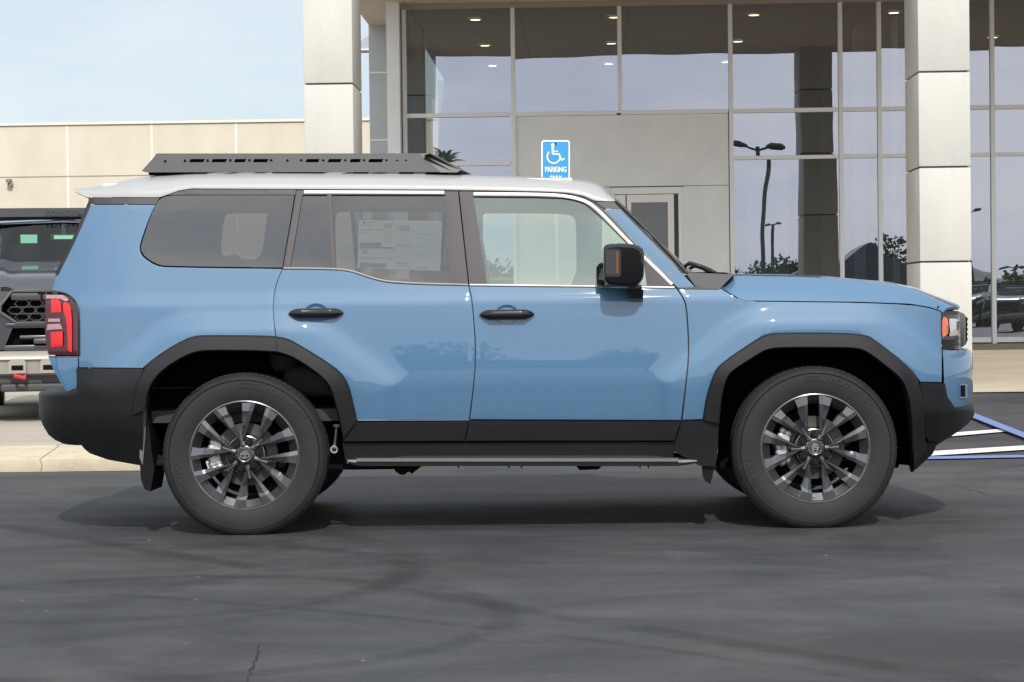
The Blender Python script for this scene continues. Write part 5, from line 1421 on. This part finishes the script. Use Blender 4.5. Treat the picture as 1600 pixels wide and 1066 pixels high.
    for k in range(6): box(bm, (-.62, 1.9+k*.4, 1.90), (.62, 1.96+k*.4, 1.93), .005)
    for s in (-1, 1): box(bm, (s*.64-.015, 1.6, 1.86), (s*.64+.015, 4.0, 1.95), .004)
    obj('roof_rack', bm, RACK, t)
    # front: outer fascia
    fz = [(1.16, .80), (1.13, .84), (.95, .90), (.70, .92), (.60, .93)]
    bm = BM()
    hexo = [(-.44, 1.155), (-.54, 1.03), (-.54, .97), (-.40, .875), (.40, .875), (.54, .97), (.54, 1.03), (.44, 1.155)]
    outer = [(-.84, 1.16), (-.93, 1.0), (-.95, .62), (.95, .62), (.93, 1.0), (.84, 1.16)]
    lowh = [(-.44, .83), (-.52, .64), (.52, .64), (.44, .83)]
    pts = []; edges = []
    for L in (outer, hexo, lowh):
        s0 = len(pts); pts += L; edges += [(s0+i, s0+(i+1) % len(L)) for i in range(len(L))]
    res = delaunay_2d_cdt([Vector(p) for p in pts], edges, [], 0, 1e-5)
    V = [bm.verts.new((p[0], -.02+.10*(abs(p[0])/.9)**3, p[1])) for p in res[0]]
    for fc in res[2]:
        c = (sum(res[0][i][0] for i in fc)/3, sum(res[0][i][1] for i in fc)/3)
        if inpoly(c, outer) and not inpoly(c, hexo) and not inpoly(c, lowh): bm.faces.new([V[i] for i in fc])
    bmesh.ops.recalc_face_normals(bm, faces=bm.faces[:])
    r = bmesh.ops.extrude_face_region(bm, geom=bm.faces[:]); bmesh.ops.translate(bm, vec=(0, .08, 0), verts=[g for g in r['geom'] if isinstance(g, bmesh.types.BMVert)])
    bmesh.ops.recalc_face_normals(bm, faces=bm.faces[:]); obj('front_fascia', bm, TP, t, 20)
    bm = BM(); box(bm, (-.56, .10, .62), (.56, .14, 1.16)); obj('radiator', bm, DARK, t)
    GRM = mat('grille_dark_chrome', (.10, .10, .105), rough=.3, metal=.6)
    bm = BM()
    for i in range(8): tube(bm, [Vector((hexo[i][0], -.03, hexo[i][1])), Vector((hexo[(i+1) % 8][0], -.03, hexo[(i+1) % 8][1]))], .012, 6)
    gr = obj('grille_surround', bm, mat('grille_edge_bright', (.14, .14, .14), rough=.3, metal=.6), t, 40)
    bm = BM(); box(bm, (-.45, -.025, 1.075), (.45, .02, 1.145), .012); obj('grille_bar', bm, GRM, gr, 40)
    bm = BM(); R_ = .062
    for row in range(3):
        for cc in range(-4, 5):
            cx, cz = cc*.118+(.059 if row % 2 else 0), 1.045-row*.060
            if abs(cx) > .47-.0*row: continue
            hx_ = [Vector((cx+.066*math.cos(R(60*k))*1.0, .01, cz+.030*math.sin(R(60*k))*1.0/.866)) for k in range(7)]
            tube(bm, hx_, .0065, 5)
    obj('grille_mesh', bm, GRM, gr, 40)
    vs, fs = text_mesh('TOYOTA', 1, .03); w_ = max(v[0] for v in vs)-min(v[0] for v in vs)
    bm = BM(); V = [bm.verts.new((x/w_*.44, -.035, 1.105+y*.10)) for x, y, z in vs]
    for f_ in fs:
        try: bm.faces.new([V[i] for i in f_])
        except ValueError: pass
    r = bmesh.ops.extrude_face_region(bm, geom=bm.faces[:]); bmesh.ops.translate(bm, vec=(0, .02, 0), verts=[g for g in r['geom'] if isinstance(g, bmesh.types.BMVert)])
    bmesh.ops.recalc_face_normals(bm, faces=bm.faces[:])
    obj('grille_lettering', bm, GLOSSB, gr)
    bm = BM(); box(bm, (-.50, -.03, .845), (.50, .04, .875), .01); box(bm, (-.38, -.06, .735), (.38, .05, .765), .01); box(bm, (-.26, -.055, .69), (.26, .05, .735), .01); box(bm, (-.52, .0, .63), (.52, .08, .68), .01)
    obj('lower_grille', bm, GRM, t, 30)
    for s in (-1, 1):
        bm = BM(); box(bm, (min(s*.56, s*.88), -.0, 1.02), (max(s*.56, s*.88), .10, 1.13), .02); obj('headlight', bm, CLEARL, t, 40)
        bm = BM(); box(bm, (min(s*.62, s*.86), -.0, .72), (max(s*.62, s*.86), .06, .84), .02); obj('fog_lamp', bm, GLOSSB, t, 40)
    # silver bar
    bm = BM(); rows = []
    for (d, z) in ((.05, .63), (-.06, .625), (-.10, .60), (-.12, .575), (-.125, .555), (-.10, .545), (-.09, .43), (.02, .40)):
        rows.append([Vector((s*.88, d+.08*abs(s)**3, z)) for s in [-1+2*k/24 for k in range(25)]])
    grid(bm, rows); bar = obj('skid_bar', bm, TS, t, 25)
    for cx in (-.40, -.13, .13, .40):
        bm = BM(); P_ = [(cx-.075, .435), (cx-.075, .535), (cx-.05, .56), (cx+.05, .56), (cx+.075, .535), (cx+.075, .435)]
        a = [bm.verts.new((x, -.135, z)) for x, z in P_]; b = [bm.verts.new((x, -.08, z)) for x, z in P_]; bm.faces.new(a)
        for i in range(6): bm.faces.new((a[i], b[i], b[(i+1) % 6], a[(i+1) % 6]))
        bmesh.ops.recalc_face_normals(bm, faces=bm.faces[:]); br = obj('bar_bracket', bm, mat('bracket_warm_grey', (.30, .28, .25), rough=.5), bar)
        bm = BM(); box(bm, (cx-.05, -.139, .462), (cx+.05, -.134, .505), .0); obj('bracket_slot', bm, DARK, br)
    for s in (-1, 1):
        bm = BM(); tube(bm, [Vector((s*.42, -.10, .43)), Vector((s*.42, -.17, .41)), Vector((s*.34, -.17, .395)), Vector((s*.34, -.10, .42))], .018, 8); obj('tow_hook', bm, mat('tow_hook_red', (.55, .02, .03), rough=.35, coat=.5), t, 50)
    bm = BM(); box(bm, (-.88, -.02, .33), (.88, .6, .43), .02); box(bm, (-.55, -.05, .27), (.55, .5, .34), .02); box(bm, (-.8, .5, .3), (.8, 4.4, .45)); obj('underbody', bm, mat('underbody_grey', (.05, .05, .05), rough=.6), t)
    for s in (-1, 1):
        for y in (.92, 3.75):
            bm = BM(); cyl(bm, (s*.66, y, .40), (s*.93, y, .40), .40, n=40); w_ = obj('wheel', bm, TYRE, t, 40)
            bm = BM(); cyl(bm, (s*.92, y, .40), (s*.94, y, .40), .23, n=30); obj('rim', bm, RIMD, w_, 40)
    return t
TX = un(97, 480, 19.3).x
tr = make_truck((TX, 19.35, .15), 'dark grey off-road vehicle facing the camera from the concrete pad, cut by the frame')

# ---- the far side of the lot: mirrored in glass and paint
def copy_tree(o, parent=None, loc=None, rz=None, lab=None):
    c = o.copy(); COL.objects.link(c); c.parent = parent
    if loc is not None: c.location = loc
    if rz is not None: c.rotation_euler = (0, 0, rz)
    if lab: c['label'] = lab
    for ch in list(o.children): copy_tree(ch, c)
    return c
def refl(u, v, bimg): p = unb(u, v, bimg); return bw(p.x, 2*DG-bimg, p.z)
for i, (u, bi, rz) in enumerate(((1575, 84, .5), (1500, 87, .4), (1275, 92, 2.7), (1660, 88, .5))):
    p = refl(u, 470, bi); copy_tree(tr, None, (p.x, p.y, 0), math.pi+rz, ['dark off-road vehicle mirrored beside the right stone column', 'dark off-road vehicle mirrored low in the right glazing', 'dark off-road vehicle parked across the lot behind the camera', 'dark off-road vehicle farthest right across the lot'][i])
LEAF = mat('leaves_green', (.11, .14, .06), rough=.7, noise_=.4, nscale=1.5); BARK = mat('bark_brown', (.10, .075, .05), rough=.9)
def tree(loc, h, r, label, n=3200):
    t = thing('tree', loc, label, 'tree')
    bm = BM(); tube(bm, [(0, 0, 0), (.05*h*.1, 0, h*.3), (0, .02*h, h*.62)], [r*.09, r*.07, r*.03], 8)
    for k in range(6):
        a = k*1.05; tube(bm, [(0, 0, h*.28), (r*.35*math.cos(a), r*.35*math.sin(a), h*.5), (r*.6*math.cos(a), r*.6*math.sin(a), h*.7)], [r*.04, r*.03, r*.012], 5)
    obj('trunk', bm, BARK, t)
    cl = [(random.gauss(0, .42)*r, random.gauss(0, .42)*r, h*(.62+random.gauss(0, .15)), random.uniform(.25, .5)*r) for _ in range(16)]
    vs = []; fs = []
    for _ in range(n):
        c = random.choice(cl); d = Vector((random.gauss(0, 1), random.gauss(0, 1), random.gauss(0, 1))).normalized()*c[3]*random.random()**.4
        p = Vector(c[:3])+d; s = r*.042*random.uniform(.6, 1.4); a = Vector((random.gauss(0, 1), random.gauss(0, 1), random.gauss(0, 1))).normalized(); b = a.orthogonal().normalized()*s; a = a*s
        k = len(vs); vs += [p-a, p+b, p+a, p-b]; fs.append((k, k+1, k+2, k+3))
    obj('crown', (vs, fs), LEAF, t)
def palm(loc, h, label):
    t = thing('palm_tree', loc, label, 'palm tree')
    bm = BM(); tube(bm, [(0, 0, 0), (.1, 0, h*.5), (.05, 0, h)], [.22, .17, .15], 8); obj('trunk', bm, BARK, t)
    bm = BM()
    for k in range(70):
        a = random.uniform(0, 6.28); el = random.uniform(-.5, 1.3); L = random.uniform(.8, 1.3); rows = []
        for i in range(7):
            q = i/6; rr = L*q*math.cos(el*(1-q*.3)); zz_ = h+L*q*math.sin(el)-.6*q*q; wd = .10*math.sin(math.pi*(.12+.85*q))
            c = Vector((rr*math.cos(a), rr*math.sin(a), zz_)); n_ = Vector((-math.sin(a), math.cos(a), 0))*wd
            rows.append([c-n_-Vector((0, 0, wd*.8)), c, c+n_-Vector((0, 0, wd*.8))])
        grid(bm, rows)
    obj('crown', bm, LEAF, t)
i = 0
places = ['left of the palm across the lot', 'behind the parked cars', 'beside the low warehouse']
for (u, v, bi, r) in ((1195, 388, 128, 2.6), (1165, 408, 126, 2.0), (1225, 404, 130, 2.2), (1393, 378, 120, 2.0), (1290, 420, 122, 2.5), (770, 400, 130, 3), (690, 408, 128, 3), (1090, 405, 130, 3), (880, 395, 132, 3.2), (1560, 430, 128, 2.6), (1640, 425, 126, 2.8), (560, 400, 130, 3.5), (420, 390, 128, 3.4), (1750, 400, 126, 3.5)):
    p = refl(u, v, bi); tree((p.x, p.y, 0), p.z, r, 'broad green tree number %d from the left along the far edge of the lot' % (i+1) if False else ['small round', 'low spreading', 'tall', 'slender', 'wide', 'old', 'young', 'bushy', 'large', 'dull green', 'dusty', 'leaning', 'dense', 'open'][i]+' leafy tree across the parking lot behind the camera'); i += 1
for (u, v, bi, lb) in ((700, 240, 118, 'tall palm mirrored in the left showroom window'), (735, 330, 135, 'shorter palm across the lot behind the camera')):
    p = refl(u, v, bi); palm((p.x, p.y, 0), p.z, lb)
def lot_lamp(loc, h, label, rz=0):
    t = thing('lot_lamp', loc, label, 'street lamp', 'lot lamps across the parking lot', rotz=rz); PM = mat('lamp_pole_bronze', (.09, .085, .075), rough=.5)
    bm = BM(); cyl(bm, (0, 0, 0), (0, 0, h), .11, .07, 12); obj('pole', bm, PM, t, 40)
    for s in (-1, 1):
        bm = BM(); tube(bm, [(0, 0, h-.1), (s*.35, 0, h-.02)], .035, 8); obj('arm', bm, PM, t)
        bm = BM(); tube(bm, [(s*.3, 0, h), (s*.5, 0, h+.02), (s*.85, 0, h+.0), (s*1.0, 0, h-.02)], [.04, .10, .09, .03], 10); obj('lamp_head', bm, PM, t, 50)
for (u, v, bi, rz, lb) in ((1184, 222, 80, .2, 'nearest twin headed lot lamp mirrored in the glazing'), (1199, 345, 128, 1.2, 'distant twin headed lot lamp across the lot'), (1505, 318, 118, .8, 'twin headed lot lamp right of the parked cars'), (1590, 396, 140, .3, 'smallest twin headed lot lamp far right')):
    p = refl(u, v, bi); lot_lamp((p.x, p.y, 0), p.z, lb, rz)
# low warehouses and hills across the lot
def shed(u0, u1, v, bi, nm, m, label, gable=0):
    p, q = refl(u0, v, bi), refl(u1, v, bi); c = (p+q)/2; L = (q-p).length; h = (p.z+q.z)/2
    t = thing(nm, (c.x, c.y, 0), label, 'building', rotz=-BY)
    bm = BM(); box(bm, (-L/2, -8, 0), (L/2, 0, h)); obj('wall', bm, m, t)
    bm = BM(); 
    r_ = [(-L/2-.3, h+.01), (L/2+.3, h+.01), (L/2+.3, h+.15), (0, h+.15+gable), (-L/2-.3, h+.15)]
    a = [bm.verts.new((x, .3, z)) for x, z in r_]; b = [bm.verts.new((x, -8.3, z)) for x, z in r_]; bm.faces.new(a); bm.faces.new(b[::-1])
    for k in range(5): bm.faces.new((a[k], b[k], b[(k+1) % 5], a[(k+1) % 5]))
    bmesh.ops.recalc_face_normals(bm, faces=bm.faces[:]); obj('roof', bm, mat('roof_slate', (.13, .135, .15), rough=.7), t)
    bm = BM()
    for k in range(int(L/4)): box(bm, (-L/2+1.2+k*4, -.02, 1.0), (-L/2+3.0+k*4, .03, 2.2))
    obj('windows', bm, mat('shed_window', (.05, .06, .07), rough=.2), t)
shed(1235, 1490, 430, 118, 'warehouse', mat('shed_grey', (.24, .25, .26), rough=.8), 'grey gabled warehouse across the parking lot', 1.7)
shed(1500, 2000, 432, 145, 'warehouse', mat('shed_tan', (.33, .30, .26), rough=.8), 'long tan warehouse beyond the parked cars', .5)
shed(300, 1100, 440, 150, 'warehouse', mat('shed_pale', (.36, .35, .32), rough=.8), 'long pale warehouse behind the trees across the lot', .4)
bm = BM(); rows = []
for i in range(61):
    x = -260+i*9; h = 6+3.5*noise.noise(Vector((x*.012, 1, 0)))+3*noise.noise(Vector((x*.04, 2, 0)))
    rows.append([Vector((x, -230, 0)), Vector((x, -255, h*.8)), Vector((x, -280, h)), Vector((x, -330, 0))])
grid(bm, rows); bmesh.ops.recalc_face_normals(bm, faces=bm.faces[:]); o = obj('hills', bm, mat('hill_brown_green', (.20, .21, .19), rough=.9, noise_=.3, nscale=.05), None, 60); tag(o, kind='structure')
bm = BM(); rows = []
for i in range(161):
    x = -70+i*.9; p = Vector((x, -52, 0)); h = 1.5+.7*noise.noise(Vector((x*.3, 0, 0)))+.4*noise.noise(Vector((x*1.4, 0, 0)))
    rows.append([Vector((x, -51, 0)), Vector((x, -51.3+.3*noise.noise(Vector((x, 5, 0))), h*.7)), Vector((x, -52, h)), Vector((x, -53, 0))])
grid(bm, rows); o = obj('hedge_mass', bm, LEAF); tag(o, 'long low hedge mass along the far edge of the lot', 'hedge', kind='stuff')
